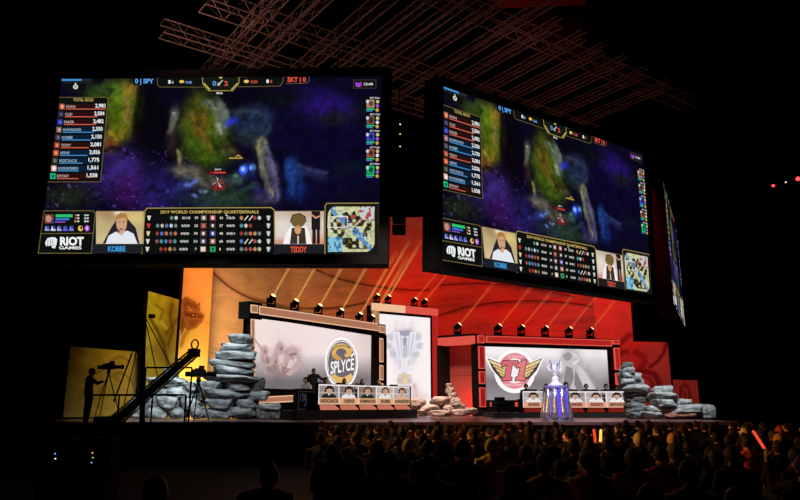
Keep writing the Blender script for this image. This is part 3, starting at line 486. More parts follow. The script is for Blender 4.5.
# ---- tall portrait tower with the trophy picture
B = Face(371, 43, 55.7)
tow = thing('portrait_tower', 'tall upright white display of a trophy in a glowing frame, peach turning to red', 'display tower', B.o, B.rz)
HB = B.mp(371, 303)[1]; LB = B.mp(436.6, 309)[0]
MB().box(0, LB, .0, .6, 0, HB - .1).obj('carcass', M['frame'], tow)
xm = B.mp(404, 306)[0]; fwb = .46
def tb(name, x0, x1, za, zb, m): return MB().box(x0, x1, -.16, .1, za, zb).obj(name, m, tow)
tb('frame_bar', 0, xm, HB - fwb, HB, M['peach']); tb('frame_bar', xm, LB, HB - fwb, HB, M['redlit'])
tb('frame_bar', 0, fwb, 0, HB - fwb, M['peachd']); tb('frame_bar', LB - fwb, LB, 0, HB - fwb, M['redbox'])
for a, b, z2, z3, m in ((.1, xm, HB - .14, HB - .06, 'peach'), (LB - .12, LB - .05, 0, HB - .1, 'redlit')): pass
MB().box(fwb, LB - fwb, -.1, 0, HB - fwb - .16, HB - fwb).box(LB - fwb - .1, LB - fwb, -.1, 0, 0, HB - fwb).obj('inner_frame', M['frame'], tow)
oB = np.array(B.o); dB = np.array(B.d)
def artB(x, z, U, V):
    P = oB + np.outer(x, dB); P[:, 2] += z; X, Y = to_px(P)
    G = (176, 176, 192)
    m = [(404, 340, 26, 30, 0, (246, 232, 232), .5), (404, 345, 13, 15, 0, (206, 206, 218), .8, 4), (404, 347, 4, 14, 0, (150, 150, 168), .6), (396, 345, 2.5, 16, 0, (160, 160, 178), .55), (412, 345, 2.5, 16, 0, (160, 160, 178), .55), (404, 362, 6, 8, 0, (196, 196, 208), .75, 3), (404, 368, 3, 10, 0, (206, 206, 216), .8, 3), (390, 337, 3, 3, 0, G, .7), (418, 337, 3, 3, 0, G, .7), (388, 346, 2.6, 2.6, 0, G, .7), (420, 346, 2.6, 2.6, 0, G, .7), (393, 354, 3, 2.4, 30, G, .7), (416, 354, 3, 2.4, -30, G, .7), (404, 333, 8, 3, 0, (168, 158, 168), .6), (408, 331, 3, 2, 0, (130, 110, 130), .5),
         (404, 376, 6.4, 2.4, 0, (206, 176, 140), .8, 4), (404, 381, 7, 3.4, 0, (196, 184, 180), .8, 4), (404, 392, 7, 7, 0, (226, 214, 214), .7, 4), (415, 392, 4, 8, 0, (214, 176, 182), .6), (414, 386, 1.4, 2.4, 0, (200, 130, 140), .6), (422, 398, 6, 6, 0, (226, 186, 190), .5)]
    C = paint(X, Y, (251, 243, 243), m, 2, 51); n = fbm(X * 1.7, Y, 2.6, 63) - .5; w = np.exp(-(((X - 404) / 15) ** 2 + ((Y - 347) / 18) ** 2))[:, None]; return C + n[:, None] * 120 * w
Canvas(None, .02).grid(fwb, HB - fwb - .16, LB - fwb - .1, 0, 56, 84, artB, local=True).obj('display', M['art'], tow)
c = Canvas(B.mp, .03); LG, MG, DG = (222, 220, 228), (186, 186, 202), (142, 142, 164)
LG, MG, DG = (234, 230, 236), (204, 202, 214), (164, 162, 180)
c.poly([(393, 332), (415.6, 332), (416, 342), (412, 355), (407.6, 362), (407, 372), (401.4, 372), (400.6, 362), (396, 355), (392.4, 342)], LG, 1)
for x0, w in ((395, 1.6), (399.6, 1.4), (403.8, 2.2), (408.4, 1.4), (412.4, 1.6)): c.poly([(x0, 334), (x0 + w, 334), (x0 + w + (404 - x0) * .35, 356), (x0 + (404 - x0) * .4, 358)], MG, 2)
c.poly([(399, 331), (410, 330.6), (409, 335), (405, 337), (400, 335)], DG, 3).poly([(402, 338), (407, 338), (406, 345), (403, 346)], DG, 3).line([(403.6, 346), (403.8, 358)], .8, DG, 3).line([(406.6, 345), (405.6, 357)], .7, DG, 3)
for sg in (-1, 1):
    for k, (dx, yy) in enumerate(((14.6, 336.6), (16.4, 345), (13, 353.4))): c.poly([(404.2 + sg * (dx - 4), yy + 2), (404.2 + sg * (dx - 1), yy - 2.4), (404.2 + sg * (dx + 2), yy - 1.4), (404.2 + sg * (dx + .4), yy + .6), (404.2 + sg * (dx + 1), yy + 3), (404.2 + sg * (dx - 2), yy + 4.4)], MG, 2)
c.poly([(398.4, 374.6), (410.4, 374.6), (410.8, 377), (398, 377)], (222, 200, 172), 2).poly([(396.6, 378), (411.6, 378), (411.4, 383.6), (397, 383.6)], (206, 192, 184), 2).poly([(398.6, 384), (409.8, 384), (411, 399), (397.6, 399)], (228, 218, 218), 2).poly([(402.4, 378), (407, 378), (406.6, 383.6), (402.8, 383.6)], (232, 206, 160), 3)
c.poly([(413.6, 386), (415, 384.4), (416.2, 387), (418, 394), (418, 399), (412, 399)], (226, 198, 200), 2).obj('trophy_picture', M['art'], tow)
# ---- the red-side wall
T = Face(477, 38, 71)
wallT = thing('team_display', 'red framed display wall with a winged round pink crest', 'display wall', T.o, T.rz)
HT = T.mp(477, 334.6)[1]; LT = T.mp(618, 339)[0]
MB().box(0, LT, .02, .6, 0, HT).obj('carcass', M['frame'], wallT)
def railT(name, pts): return MB().slab([T.mp(*p) for p in pts], -.12, .05).obj(name, M['frame'], wallT)
s0, s1 = T.mp(485.4, 345), T.mp(606.5, 348); zT1 = s0[1]; zT0 = T.mp(485.4, 400)[1]; cw = T.mp(484.4, 360)[0]
for x0, x1, za, zb, n in ((0, LT, zT1, HT, 'top_rail'), (0, cw, 0, zT1, 'side_rail'), (s1[0], LT, 0, zT1, 'side_rail'), (cw, s1[0], 0, zT0, 'bottom_rail')): MB().box(x0, x1, -.12, .05, za, zb).obj(n, M['frame'], wallT)
def lbT(x0, x1, za, zb, m1='redlit', m2='redbox'):
    MB().box(x0, x1, -.22, -.12, za, zb, 0).box(x0 + .05, x1 - .05, -.232, -.22, za + .05, zb - .05, 1).obj('light_box', [M[m1], M[m2]], wallT)
lbT(cw + .05, s1[0] + .25, zT1 + .12, HT - .06); lbT(.04, cw - .06, zT1 + .08, HT - .06)
for p, q_ in ((346.5, 369), (371.5, 384), (387.5, 407)): lbT(.08, cw - .08, T.mp(480, q_)[1], T.mp(480, p)[1], 'redlit', 'redboxd')
xr = (T.mp(612, 350)[0], T.mp(617.4, 350)[0])
lbT(xr[0] - .06, xr[1] + .04, T.mp(614, 344.6)[1], T.mp(614, 340.2)[1])
for p, q_ in ((348, 370), (373, 385), (388, 405)): lbT(xr[0], xr[1], T.mp(614, q_)[1], T.mp(614, p)[1])
for a, b in ((489, 512), (514, 528), (530, 560), (562, 604)): lbT(T.mp(a, 405)[0], T.mp(b, 405)[0], T.mp(489, 406.5)[1], T.mp(489, 402.2)[1])
oT = np.array(T.o); dT = np.array(T.d)
def artT(x, z, U, V):
    P = oT + np.outer(x, dT); P[:, 2] += z; X, Y = to_px(P)
    k = np.clip((V - .12) / .55, 0, 1)[:, None]; base = np.array((246, 238, 240.)) * (1 - k) + np.array((124, 118, 122.)) * k; g = np.clip((V - .62) / .4, 0, 1)[:, None] * .5; base = base * (1 - g) + np.array((186, 178, 182.)) * g
    m = [(573, 365, 10, 14, 0, (176, 166, 170), .5), (566, 358, 5, 6, 0, (206, 196, 198), .8, 3), (571, 352, 6, 3, 20, (160, 148, 150), .6), (578, 372, 7, 12, -25, (150, 144, 148), .6), (586, 376, 4, 18, -38, (206, 200, 202), .7, 3), (592, 384, 5, 16, -38, (120, 114, 118), .6), (567, 376, 5, 14, 10, (136, 130, 134), .6), (558, 388, 8, 8, 0, (150, 146, 150), .5), (574, 357, 3, 6, 30, (220, 212, 214), .6), (562, 366, 3, 8, -10, (216, 208, 210), .6), (598, 366, 8, 20, 0, (206, 200, 202), .4), (576, 388, 8, 8, 0, (196, 190, 194), .5)]
    C = paint(X, Y, base, m, 6, 71); n = fbm(X, Y, 3.4, 80) - .5; w = np.exp(-(((X - 574) / 16) ** 2 + ((Y - 370) / 20) ** 2))[:, None]; return C + n[:, None] * 80 * w
Canvas(None, .01).grid(cw, zT1 - .08, s1[0], zT0, 124, 60, artT, local=True).obj('display', M['art'], wallT)
c = Canvas(T.mp, .014)
for pts, col in (([(560, 358), (563, 352.6), (570, 349), (577, 352), (580, 359), (577, 364), (583, 368), (592, 382), (600, 397), (552, 397), (557, 386), (564, 376), (562, 366)], (196, 189, 192)), ([(563, 355), (568, 352), (572, 355), (570, 360), (565, 361)], (156, 148, 152)), ([(571, 352), (577, 354), (579, 359), (574, 358)], (214, 206, 208)), ([(572, 362), (580, 358.6), (579, 361.6), (573, 366)], (222, 214, 216)), ([(566, 366), (572, 368), (574, 378), (568, 392), (562, 388)], (140, 134, 138)), ([(577, 367), (583, 370), (590, 382), (596, 397), (590, 397), (582, 382)], (208, 202, 204)), ([(575, 370), (581, 382), (587, 397), (580, 397), (574, 384)], (132, 126, 130)), ([(562, 362), (565, 363), (561, 374), (559, 372)], (208, 200, 202)), ([(557, 386), (562, 380), (564, 390), (558, 396)], (158, 152, 156))):
    c.poly(pts, col, 1 if col == (196, 189, 192) else 2)
c.obj('figure_sketch', M['art'], wallT)
c = Canvas(T.mp, .03); lx, ly = 514.5, 370.5; PNK, OUT = (230, 138, 148), (70, 60, 62)
c.ell(lx, ly + 1, 20.6, 21.8, (255, 252, 252), 1, 30).poly([(484.6, 356.6), (492, 358), (503, 363), (512, 352), (528, 363), (541, 357.5), (543.6, 357.6), (536, 375), (527, 380), (500, 380), (491, 370)], (255, 252, 252), 1)
c.ring(lx, ly + .4, 16.8, 18, 11.4, 12.4, PNK, 2, n=30).ell(lx, ly + .4, 11.4, 12.4, (250, 240, 240), 2, 24)
for sg in (-1, 1):
    c.poly([(lx + sg * 27, 358.6), (lx + sg * 8, 366.6), (lx + sg * 9.4, 380), (lx + sg * 14.6, 378.4), (lx + sg * 22, 370)], OUT, 3)
    for k in range(4):
        c.poly([(lx + sg * (26 - k * 3.1), 359.6 + k * 4.1), (lx + sg * 8.6, 366.8 + k * 3.1), (lx + sg * 9, 369.6 + k * 3.05), (lx + sg * (23.8 - k * 3.1), 363.2 + k * 4.05)], (244, 216, 150) if k % 2 == 0 else (234, 192, 126), 4)
TP = [(502.6, 361), (517.4, 361), (516.8, 366.4), (514.6, 366.4), (514.2, 364.4), (511.8, 364.4), (509.4, 377), (511.4, 377.6), (511, 380.4), (502, 380.4), (502.4, 377.6), (504.4, 377), (506.8, 364.4), (504.6, 364.4), (503.6, 366.6), (501.4, 366.6)]
OP = [(516.8, 364.6), (522, 360.4), (526, 360.4), (522.8, 377), (524.8, 377.6), (524.4, 380.4), (515, 380.4), (515.4, 377.6), (517.6, 377), (519.8, 366.6), (516.4, 368)]
for pts, col in ((TP, (222, 108, 116)), (OP, (228, 124, 124))):
    c.line(pts + pts[:1], 1.5, OUT, 5).poly(pts, col, 6)
for sg in (-1, 1):
    for k in range(3): c.line([(lx + sg * (24 - k * 3.2), 363.4 + k * 4.1), (lx + sg * 9, 369.6 + k * 3.1)], .55, OUT, 5)
    for k in range(3): c.line([(lx + sg * (13.5 + k * 3.6), 366.2 - k * 1.2), (lx + sg * (12.8 + k * 2.6), 375.6 - k * 2.4)], .4, (150, 120, 80), 5)
    c.line([(lx + sg * 27, 358.6), (lx + sg * 8, 366.6)], .7, OUT, 5)
c.text('SK TELECOM', 507.4, 522, 357.8, 2.4, (252, 226, 226), 4, .0).text('WORLD CHAMPIONS', 504.6, 524.6, 386, 2.2, (252, 226, 226), 4, .0).obj('team_crest', M['art'], wallT)
# ---- portal between tower and red wall
pe = Vector((gx(439.5, 39.4), 39.4, STAGE)); pd = T.o - pe; pL = pd.length; prz = atan2(pd.y, pd.x)
por = thing('entrance_portal', 'red lit doorway with a salmon lintel between the tower and the red wall', 'portal', pe, prz)
MB().box(0, pL - .03, -.1, .5, HT - .48, HT - .06).obj('lintel', M['redlit'], por)
MB().box(0, pL - .03, -.1, .5, HT - .06, HT + .06).obj('lintel_cap', M['frame'], por)
MB().box(-.08, .14, -.1, .9, 0, HT - .48).obj('post', M['frame'], por)
MB().box(-.4, pL - .55, 1.0, 1.1, 0, HT - .1).box(-.4, pL - .55, .97, 1.0, 2.2, 2.26).obj('back_panel', M['portal'], por)

# ================================================================== fabric backdrop and printed flats
def fabric_mat():
    m, t, o = nt('pleated_fabric'); b = t.nodes.new('ShaderNodeBsdfPrincipled'); b.inputs['Roughness'].default_value = .85; b.inputs['Specular IOR Level'].default_value = .1
    tc = t.nodes.new('ShaderNodeTexCoord'); mp = t.nodes.new('ShaderNodeMapping'); mp.inputs['Scale'].default_value = (.16, .16, .55); mp.inputs['Rotation'].default_value = (.12, .2, 0)
    n = t.nodes.new('ShaderNodeTexNoise'); n.inputs['Scale'].default_value = 1.5; n.inputs['Detail'].default_value = 5; n.inputs['Distortion'].default_value = 1.2
    t.links.new(tc.outputs['Object'], mp.inputs[0]); t.links.new(mp.outputs[0], n.inputs['Vector'])
    r = t.nodes.new('ShaderNodeValToRGB'); r.color_ramp.elements[0].position = .3; r.color_ramp.elements[1].position = .7
    r.color_ramp.elements[0].color = (.42, .40, .38, 1); r.color_ramp.elements[1].color = (.62, .60, .57, 1)  # darker bands put the shade of the folds into the cloth colour
    bp = t.nodes.new('ShaderNodeBump'); bp.inputs['Strength'].default_value = .5; bp.inputs['Distance'].default_value = .6
    t.links.new(n.outputs['Fac'], r.inputs[0]); t.links.new(r.outputs[0], b.inputs['Base Color']); t.links.new(n.outputs['Fac'], bp.inputs['Height']); t.links.new(bp.outputs[0], b.inputs['Normal'])
    t.links.new(b.outputs[0], o.inputs[0]); return m
plan = [(203, 42.6), (240, 44.5), (290, 48), (340, 50), (400, 51), (460, 50.5), (520, 49.5), (566, 48), (600, 46.5)]
pl = [(gx(p, d), d) for p, d in plan]; cum = [0]
for a, b in zip(pl, pl[1:]): cum.append(cum[-1] + math.dist(a, b))
mb = MB(); nx_, nz_ = 90, 46; vs = []
for j in range(nz_ + 1):
    z = STAGE + 13.3 * j / nz_
    for i in range(nx_ + 1):
        s = cum[-1] * i / nx_; x = np.interp(s, cum, [p[0] for p in pl]); y = np.interp(s, cum, [p[1] for p in pl])
        h = max(0, z - 6) / 10; y -= 5.5 * h * h
        y += .10 * sin(s * .9 + z * 1.3) * min(1, z / 6) + .22 * max(0, sin(z * 1.1 - .13 * s * sin(s * .08) + 1)) ** 6
        vs.append((x, y, z))
fs = [(j * (nx_ + 1) + i, j * (nx_ + 1) + i + 1, (j + 1) * (nx_ + 1) + i + 1, (j + 1) * (nx_ + 1) + i) for j in range(nz_) for i in range(nx_)]
mb.add(vs, fs); fab = mb.obj('fabric_backdrop', fabric_mat(), None, True); tag(fab, 'huge curved fabric drape lit orange to red behind the whole stage', 'stage drape')
me = fab.data
vpx, vpy = to_px(np.array(vs)); va = np.array(vs)
def on_fabric(px, py):
    d = np.hypot(vpx - px, vpy - py); i = np.argsort(d)[:6]; w = 1 / (d[i] + .4) ** 2; p = (va[i] * w[:, None]).sum(0) / w.sum(); q = Vector(p); return q + (EYE - q).normalized() * .12
for pts in ([(202, 258), (212, 272), (228, 287), (250, 299), (280, 307), (320, 309), (350, 306), (372, 300)], [(300, 262), (330, 276), (365, 285), (400, 290), (440, 290)], [(438, 316), (470, 305), (520, 300), (570, 302), (600, 308)], [(440, 285), (480, 282), (530, 288), (590, 300)]):
    P = [on_fabric(a[0] + (b[0] - a[0]) * k / 4, a[1] + (b[1] - a[1]) * k / 4) for a, b in zip(pts, pts[1:]) for k in range(4)]
    for _ in range(3): P = [P[0]] + [(P[k - 1] + P[k] * 2 + P[k + 1]) / 4 for k in range(1, len(P) - 1)] + [P[-1]]
    MB().tube(P, .045, 6).obj('sewn_seam', mat('seam_cloth', (116, 88, 80), .9, spec=.1), fab)

def flat(name, p0, D0, p1, D1, py0, label, fn, nx, ny, group, py1=None, depth=.25):
    """printed scenic flat standing between two measured feet, slanted top"""
    o = Vector((gx(p0, D0), D0, STAGE)); e = Vector((gx(p1, D1), D1, STAGE)); d = e - o; L_ = d.length; dn = d.normalized(); n = Vector((dn.y, -dn.x, 0))
    h0 = (onplane(p0, py0, o, n) - o).z; h1 = (onplane(p1, py1 if py1 is not None else py0, o, n) - o).z
    t = thing(name, label, 'scenic panel', o, atan2(d.y, d.x), group)
    MB().slab([(0, 0), (L_, 0), (L_, h1), (0, h0)], .005, depth).obj('panel_frame', M['frame'], t)
    c = Canvas(None, 0); P = []; U = np.tile(np.linspace(0, 1, nx + 1), ny + 1); V = np.repeat(np.linspace(0, 1, ny + 1), nx + 1)
    X = U * L_; Z = (h0 + (h1 - h0) * U) * (1 - V)
    W = np.array(o) + np.outer(X, np.array(dn)); W[:, 2] += Z; px, py = to_px(W); cols = np.clip(fn(px, py, U, V), 0, 255); Lc = lin(cols)
    c.v = [(x, -.004, z) for x, z in zip(X, Z)]; c.c = [[float(q[0]), float(q[1]), float(q[2]), 1] for q in Lc]; w = nx + 1
    c.f = [(b * w + a, b * w + w + a, b * w + w + a + 1, b * w + a + 1) for b in range(ny) for a in range(nx)]
    c.obj('printed_face', M['printm'], t); return t
BR = (96, 62, 34)
def f_tallL(x, y, U, V):
    C = np.tile(np.array((212, 186, 128.)), (len(x), 1)); C += (fbm(x, y, 14, 5) - .5)[:, None] * 26
    C = paint(x, y, C, [(190, 313, 9, 13, 20, (150, 104, 62), .6, 3)], 3, 8)
    return strokes(C, x, y, [([(181, 303), (186, 299), (193, 303), (198, 309)], 2.2, BR, .8), ([(183, 309), (190, 314), (198, 313), (202, 316), (200, 321), (194, 322)], 2.4, BR, .85), ([(186, 321), (192, 327), (196, 325)], 2.6, (120, 80, 48), .8), ([(196, 310), (199, 304)], 1.2, BR, .8), ([(181, 328), (183, 318), (186, 310)], 2.4, (130, 88, 50), .7), ([(187, 306), (191, 309)], 1, (230, 210, 160), .7), ([(181, 346), (184, 336), (189, 329)], 2, (140, 98, 58), .6), ([(205, 322), (228, 332)], .7, (170, 120, 70), .5)])
def f_midL(x, y, U, V):
    C = np.tile(np.array((206, 188, 92.)), (len(x), 1)); C += (fbm(x, y, 7, 15) - .5)[:, None] * 60
    C = paint(x, y, C, [(168, 330, 10, 22, 20, (150, 120, 52), .7), (158, 318, 8, 10, 0, (230, 214, 110), .6), (172, 308, 5, 9, 0, (128, 102, 52), .6), (163, 352, 6, 20, 0, (128, 100, 44), .5), (152, 372, 8, 18, 0, (190, 160, 60), .5)], 6, 18)
    return strokes(C, x, y, [([(150, 318), (157, 330), (163, 343), (167, 360), (170, 385)], 1.8, (104, 78, 38), .75), ([(172, 304), (170, 316), (173, 330), (168, 345)], 1.6, (112, 86, 44), .7), ([(156, 305), (163, 310), (160, 320)], 1.3, (126, 100, 50), .6), ([(178, 318), (172, 326), (166, 334)], 1.5, (112, 84, 40), .6), ([(161, 322), (166, 328)], 2, (236, 224, 140), .8)])
def f_lowL(x, y, U, V):
    C = np.tile(np.array((190, 152, 64.)), (len(x), 1)); C += (fbm(x, y, 9, 25) - .5)[:, None] * 60
    return strokes(C, x, y, [([(100, 392), (108, 378), (120, 372), (132, 380), (136, 396)], 1.6, (134, 92, 44), .5), ([(112, 360), (120, 356), (130, 362)], 1.2, (140, 100, 44), .5)])
flat('scenic_flat', 174.6, 38.6, 205, 40.4, 255, 'tallest yellow printed panel with a snarling dragon head', f_tallL, 60, 150, 'printed scenic panels')
tf = [o for o in bpy.data.objects if o.name == 'scenic_flat'][0]; tfo = Vector(tf.location); tfa = tf.rotation_euler.z; tfd = Vector((cos(tfa), sin(tfa), 0)); tfn = Vector((tfd.y, -tfd.x, 0))
def mtf(px, py): P = onplane(px, py, tfo, tfn) - tfo; return np.array((P.dot(tfd), P.z))
c = Canvas(mtf, .004)
c.poly([(180.8, 304), (183, 300.6), (187.5, 298.2), (191.7, 300.4), (194.5, 304.5), (196.8, 307), (199.4, 303.8), (200, 305.4), (197.6, 310), (201.5, 313.6), (203, 318.6), (200, 323.4), (193.8, 328.6), (188.3, 330), (184.6, 328), (182, 334), (180.8, 336)], (150, 104, 66), 1)
for pts, col in (([(183, 304), (187, 300.6), (191, 303), (193, 308), (189, 309.6), (185, 309)], (122, 80, 50)), ([(184, 310), (188, 313), (195, 312.4), (201, 315.4), (201.4, 318.6), (196, 317.6), (190, 318), (185, 316)], (104, 64, 40)), ([(186, 305.6), (189, 306.6), (193, 311), (189, 311)], (196, 152, 100)), ([(189, 320), (195, 319.4), (199, 320.6), (194, 326), (189, 327)], (126, 84, 54)), ([(181, 318), (184, 318.6), (184.6, 325), (181, 331)], (126, 84, 50)), ([(192, 314.4), (193, 316.4), (194, 314.2)], (226, 190, 130)), ([(196, 315), (197, 317), (198, 315.4)], (226, 190, 130)), ([(188, 317.6), (189, 315.6), (190, 317.6)], (226, 190, 130)), ([(191, 303), (196.8, 307), (195, 309.6)], (112, 72, 44)), ([(194, 308.4), (196, 308.4), (195.6, 309.6)], (70, 40, 26))): c.poly(pts, col, 2)
c.obj('dragon_drawing', M['printm'], tf)
flat('scenic_flat', 139.5, 35, 171.6, 37.4, 289, 'yellow printed panel with slanted top and brown dragon neck drawing', f_midL, 44, 110, 'printed scenic panels', 298)
flat('scenic_flat', 64.4, 35, 135, 35.6, 346.4, 'low wide ochre printed panel at the dark end behind the cameras', f_lowL, 50, 50, 'printed scenic panels', 352)
DR = (96, 30, 26)
def f_tallR(x, y, U, V):
    C = np.tile(np.array((196, 182, 176.)), (len(x), 1)); C += (fbm(x, y, 9, 35) - .5)[:, None] * 30
    return strokes(C, x, y, [([(630, 335), (618, 345), (612, 356), (622, 366)], 3, (110, 60, 56), .7), ([(632, 352), (622, 352), (616, 362)], 2.4, (110, 60, 56), .7)])
def f_midR(x, y, U, V):
    C = np.tile(np.array((196, 184, 178.)), (len(x), 1)); C += (fbm(x, y, 10, 45) - .5)[:, None] * 24
    return strokes(C, x, y, [([(667, 342), (664, 352), (658, 361), (650, 367)], 1.8, (90, 48, 46), .75), ([(634, 372), (644, 371), (654, 374), (659, 382), (660, 392)], 3, (100, 56, 54), .7), ([(636, 352), (643, 356), (645, 362), (640, 368)], 3.4, (130, 80, 76), .6), ([(640, 376), (650, 379), (654, 388)], 1.6, (110, 60, 58), .6)])
def f_lowR(x, y, U, V):
    C = np.tile(np.array((190, 176, 172.)), (len(x), 1)); C += (fbm(x, y, 6, 55) - .5)[:, None] * 24
    return strokes(C, x, y, [([(680, 398), (681, 388), (685, 384), (689, 389), (690, 398)], 1.6, (110, 60, 58), .7), ([(684, 392), (686, 400)], 1.4, (120, 70, 66), .6)])
flat('scenic_flat', 600, 44.6, 638, 43, 262, 'tallest red lit printed panel beside the winged-crest wall', f_tallR, 40, 110, 'printed scenic panels')
flat('scenic_flat', 633, 41.4, 673, 40.4, 341.4, 'square red printed panel with curling tail drawing behind the rocks', f_midR, 44, 60, 'printed scenic panels', 342)
flat('scenic_flat', 675, 40, 699.6, 39.6, 379.6, 'smallest red printed panel at the outer end of the rocks', f_lowR, 30, 24, 'printed scenic panels', 380.4)

# ================================================================== moving-head lamps
def beam_mat(nm, rgb, k):
    m, t, o = nt(nm); tc = t.nodes.new('ShaderNodeTexCoord'); sx = t.nodes.new('ShaderNodeSeparateXYZ'); t.links.new(tc.outputs['Generated'], sx.inputs[0])
    r = t.nodes.new('ShaderNodeMapRange'); r.inputs[1].default_value = 0; r.inputs[2].default_value = 1; r.inputs[3].default_value = k; r.inputs[4].default_value = 0
    t.links.new(sx.outputs['Z'], r.inputs[0]); tr_ = t.nodes.new('ShaderNodeBsdfTransparent'); e = t.nodes.new('ShaderNodeEmission'); e.inputs[0].default_value = [float(q) for q in lin(rgb)] + [1]; e.inputs[1].default_value = 1
    mx = t.nodes.new('ShaderNodeMixShader'); t.links.new(r.outputs[0], mx.inputs[0]); t.links.new(tr_.outputs[0], mx.inputs[1]); t.links.new(e.outputs[0], mx.inputs[2]); t.links.new(mx.outputs[0], o.inputs[0]); m.cycles.emission_sampling = 'NONE'; return m
BMo, BMr = beam_mat('orange_light_beam', (250, 190, 96), .24), beam_mat('red_light_beam', (232, 110, 56), .2)
def tilt_m(d):
    z = Vector(d).normalized(); x = Vector((0, 1, 0)).cross(z).normalized(); y = z.cross(x); return Matrix((x, y, z)).transposed().to_4x4()
def make_lamp(label, bm, dirv, blen=4.4):
    t = thing('moving_head_lamp', label, 'stage lamp', group='moving-head lamps on the set walls')
    MB().box(-.2, .2, -.16, .16, 0, .13).box(-.16, .16, -.12, .12, .13, .17).obj('base', M['matte'], t)
    MB().box(-.21, -.15, -.07, .07, .15, .5).box(.15, .21, -.07, .07, .15, .5).box(-.2, .2, -.09, .09, .15, .2).obj('yoke', M['matte'], t)
    X = Matrix.Translation((0, 0, .44)) @ tilt_m(dirv); hm = MB(); hm.lathe([(.06, -.2), (.12, -.17), (.145, -.05), (.13, .03), (.15, .08), (.15, .2), (.125, .2)], 14); hm.v = [tuple(X @ Vector(v)) for v in hm.v]
    hd = hm.obj('lamp_head', M['matte'], t, True)
    lm = MB().lathe([(.12, .19), (.12, .215), (.06, .25)], 12); lm.v = [tuple(X @ Vector(v)) for v in lm.v]; lm.obj('lens', M['lens'], hd)
    b = MB(); b.tube([(0, 0, .2), (0, 0, blen)], [.04, .12], 8, caps=False); ob = b.obj('light_beam', bm, hd, True); ob.matrix_world = X
    return t
lampO = make_lamp('moving-head lamp', BMo, (.52, -.3, .85)); lampR = make_lamp('moving-head lamp', BMr, (.72, -.1, .85)); used_l = {lampO: 0, lampR: 0}
def place_lamp(proto, P, label, rz=0):
    if used_l[proto] == 0: used_l[proto] = 1; proto.location = P; proto['label'] = label; proto.rotation_euler = (0, 0, rz)
    else: dup(proto, P, rz, label)
ordn = ('first', 'second', 'third', 'fourth', 'fifth', 'last')
for i, px in enumerate((273.5, 297, 321, 343, 362, 374.5)):
    s = A.mp(px, 330)[0]; place_lamp(lampO, A.w(s, .2, HA + .02), f'black moving-head lamp on the oval-crest wall, {ordn[i]} from its rock-stack end')
for i, px in enumerate((378.6, 390, 416.3, 426.6)):
    s = B.mp(px, 330)[0]; place_lamp(lampO if i < 2 else lampR, B.w(s, .25, HB), f'black moving-head lamp on top of the tall tower, {("first", "second", "third", "last")[i]} from its peach end')
s = (gx(459, 38.7) - pe.x) / max(pd.normalized().x, .01); place_lamp(lampR, pe + pd.normalized() * s + Vector((0, .2, HT + .06)), 'black moving-head lamp on the salmon doorway lintel')
for i, px in enumerate((500.5, 524, 548, 572, 593.6)):
    s = T.mp(px, 350)[0]; place_lamp(lampR, T.w(s, .25, HT), f'black moving-head lamp on the winged-crest wall, {ordn[i] if i < 4 else "last"} from the doorway')

# ================================================================== rocks
def rock_mesh(seed, m):
    r = random.Random(seed); bm = bmesh.new(); bmesh.ops.create_icosphere(bm, subdivisions=4, radius=1)
    e = r.uniform(.40, .54); off = Vector((r.uniform(0, 90), r.uniform(0, 90), r.uniform(0, 90)))
    from mathutils import noise
    cuts = [(Vector((r.uniform(-1, 1), r.uniform(-1, 1), r.uniform(-.5, .5))).normalized(), r.uniform(.72, .95)) for _ in range(7)]
    for v in bm.verts:
        c = v.co.normalized(); p = Vector([math.copysign(abs(q) ** e, q) for q in c]); p *= 1 / max(abs(p.x), abs(p.y), abs(p.z)) ** .3
        for n, d in cuts:
            k = p.dot(n) - d
            if k > 0: p -= n * k * .75
        n1 = noise.noise(c * 1.6 + off); n2 = noise.noise(c * 4.2 + off); n3 = noise.noise(Vector((c.x * 3, c.y * 3, c.z * 9)) + off)
        v.co = p * (1 + .13 * n1 + .06 * n2 + .04 * n3)
    mx = [max(abs(v.co[i]) for v in bm.verts) for i in range(3)]
    for v in bm.verts: v.co = Vector([v.co[i] / mx[i] * .5 for i in range(3)])
    me = bpy.data.meshes.new('stone'); bm.to_mesh(me); bm.free(); me.materials.append(m); me.polygons.foreach_set('use_smooth', [True] * len(me.polygons)); me.update(); return me
RK = {k: [rock_mesh(100 + i + 20 * j, M[k]) for i in range(5)] for j, k in enumerate(('rock', 'rock2', 'rockr', 'rockb'))}
rk_i = 0
def rocks(lst, D, key, names, group):
    global rk_i
    for k, (x0, x1, y0, y1) in enumerate(lst):
        mk = key
        if names[k].startswith('dark'): mk = 'rock2'
        if names[k].startswith('brown'): mk = 'rockb'
        Dk = D + random.uniform(-.12, .12); Pa = at(x0, y1, Dk); Pb = at(x1, y0, Dk); w = Pb.x - Pa.x; h = (Pb.z - Pa.z) * 1.2
        zb = max(Pa.z, STAGE + .01); me = RK[mk][rk_i % 5]; rk_i += 1
        o = put('stone', me); dpt = max(.4, min(1.7, w * random.uniform(.85, 1.05)))
        o.scale = (w * 1.05, dpt, max(.12, Pa.z + h - zb)); o.location = ((Pa.x + Pb.x) / 2, Dk, zb + max(.12, Pa.z + h - zb) / 2); o.rotation_euler = (random.uniform(-.05, .05), random.uniform(-.04, .04), random.choice((0, pi)))
        tag(o, names[k], 'rock', group)
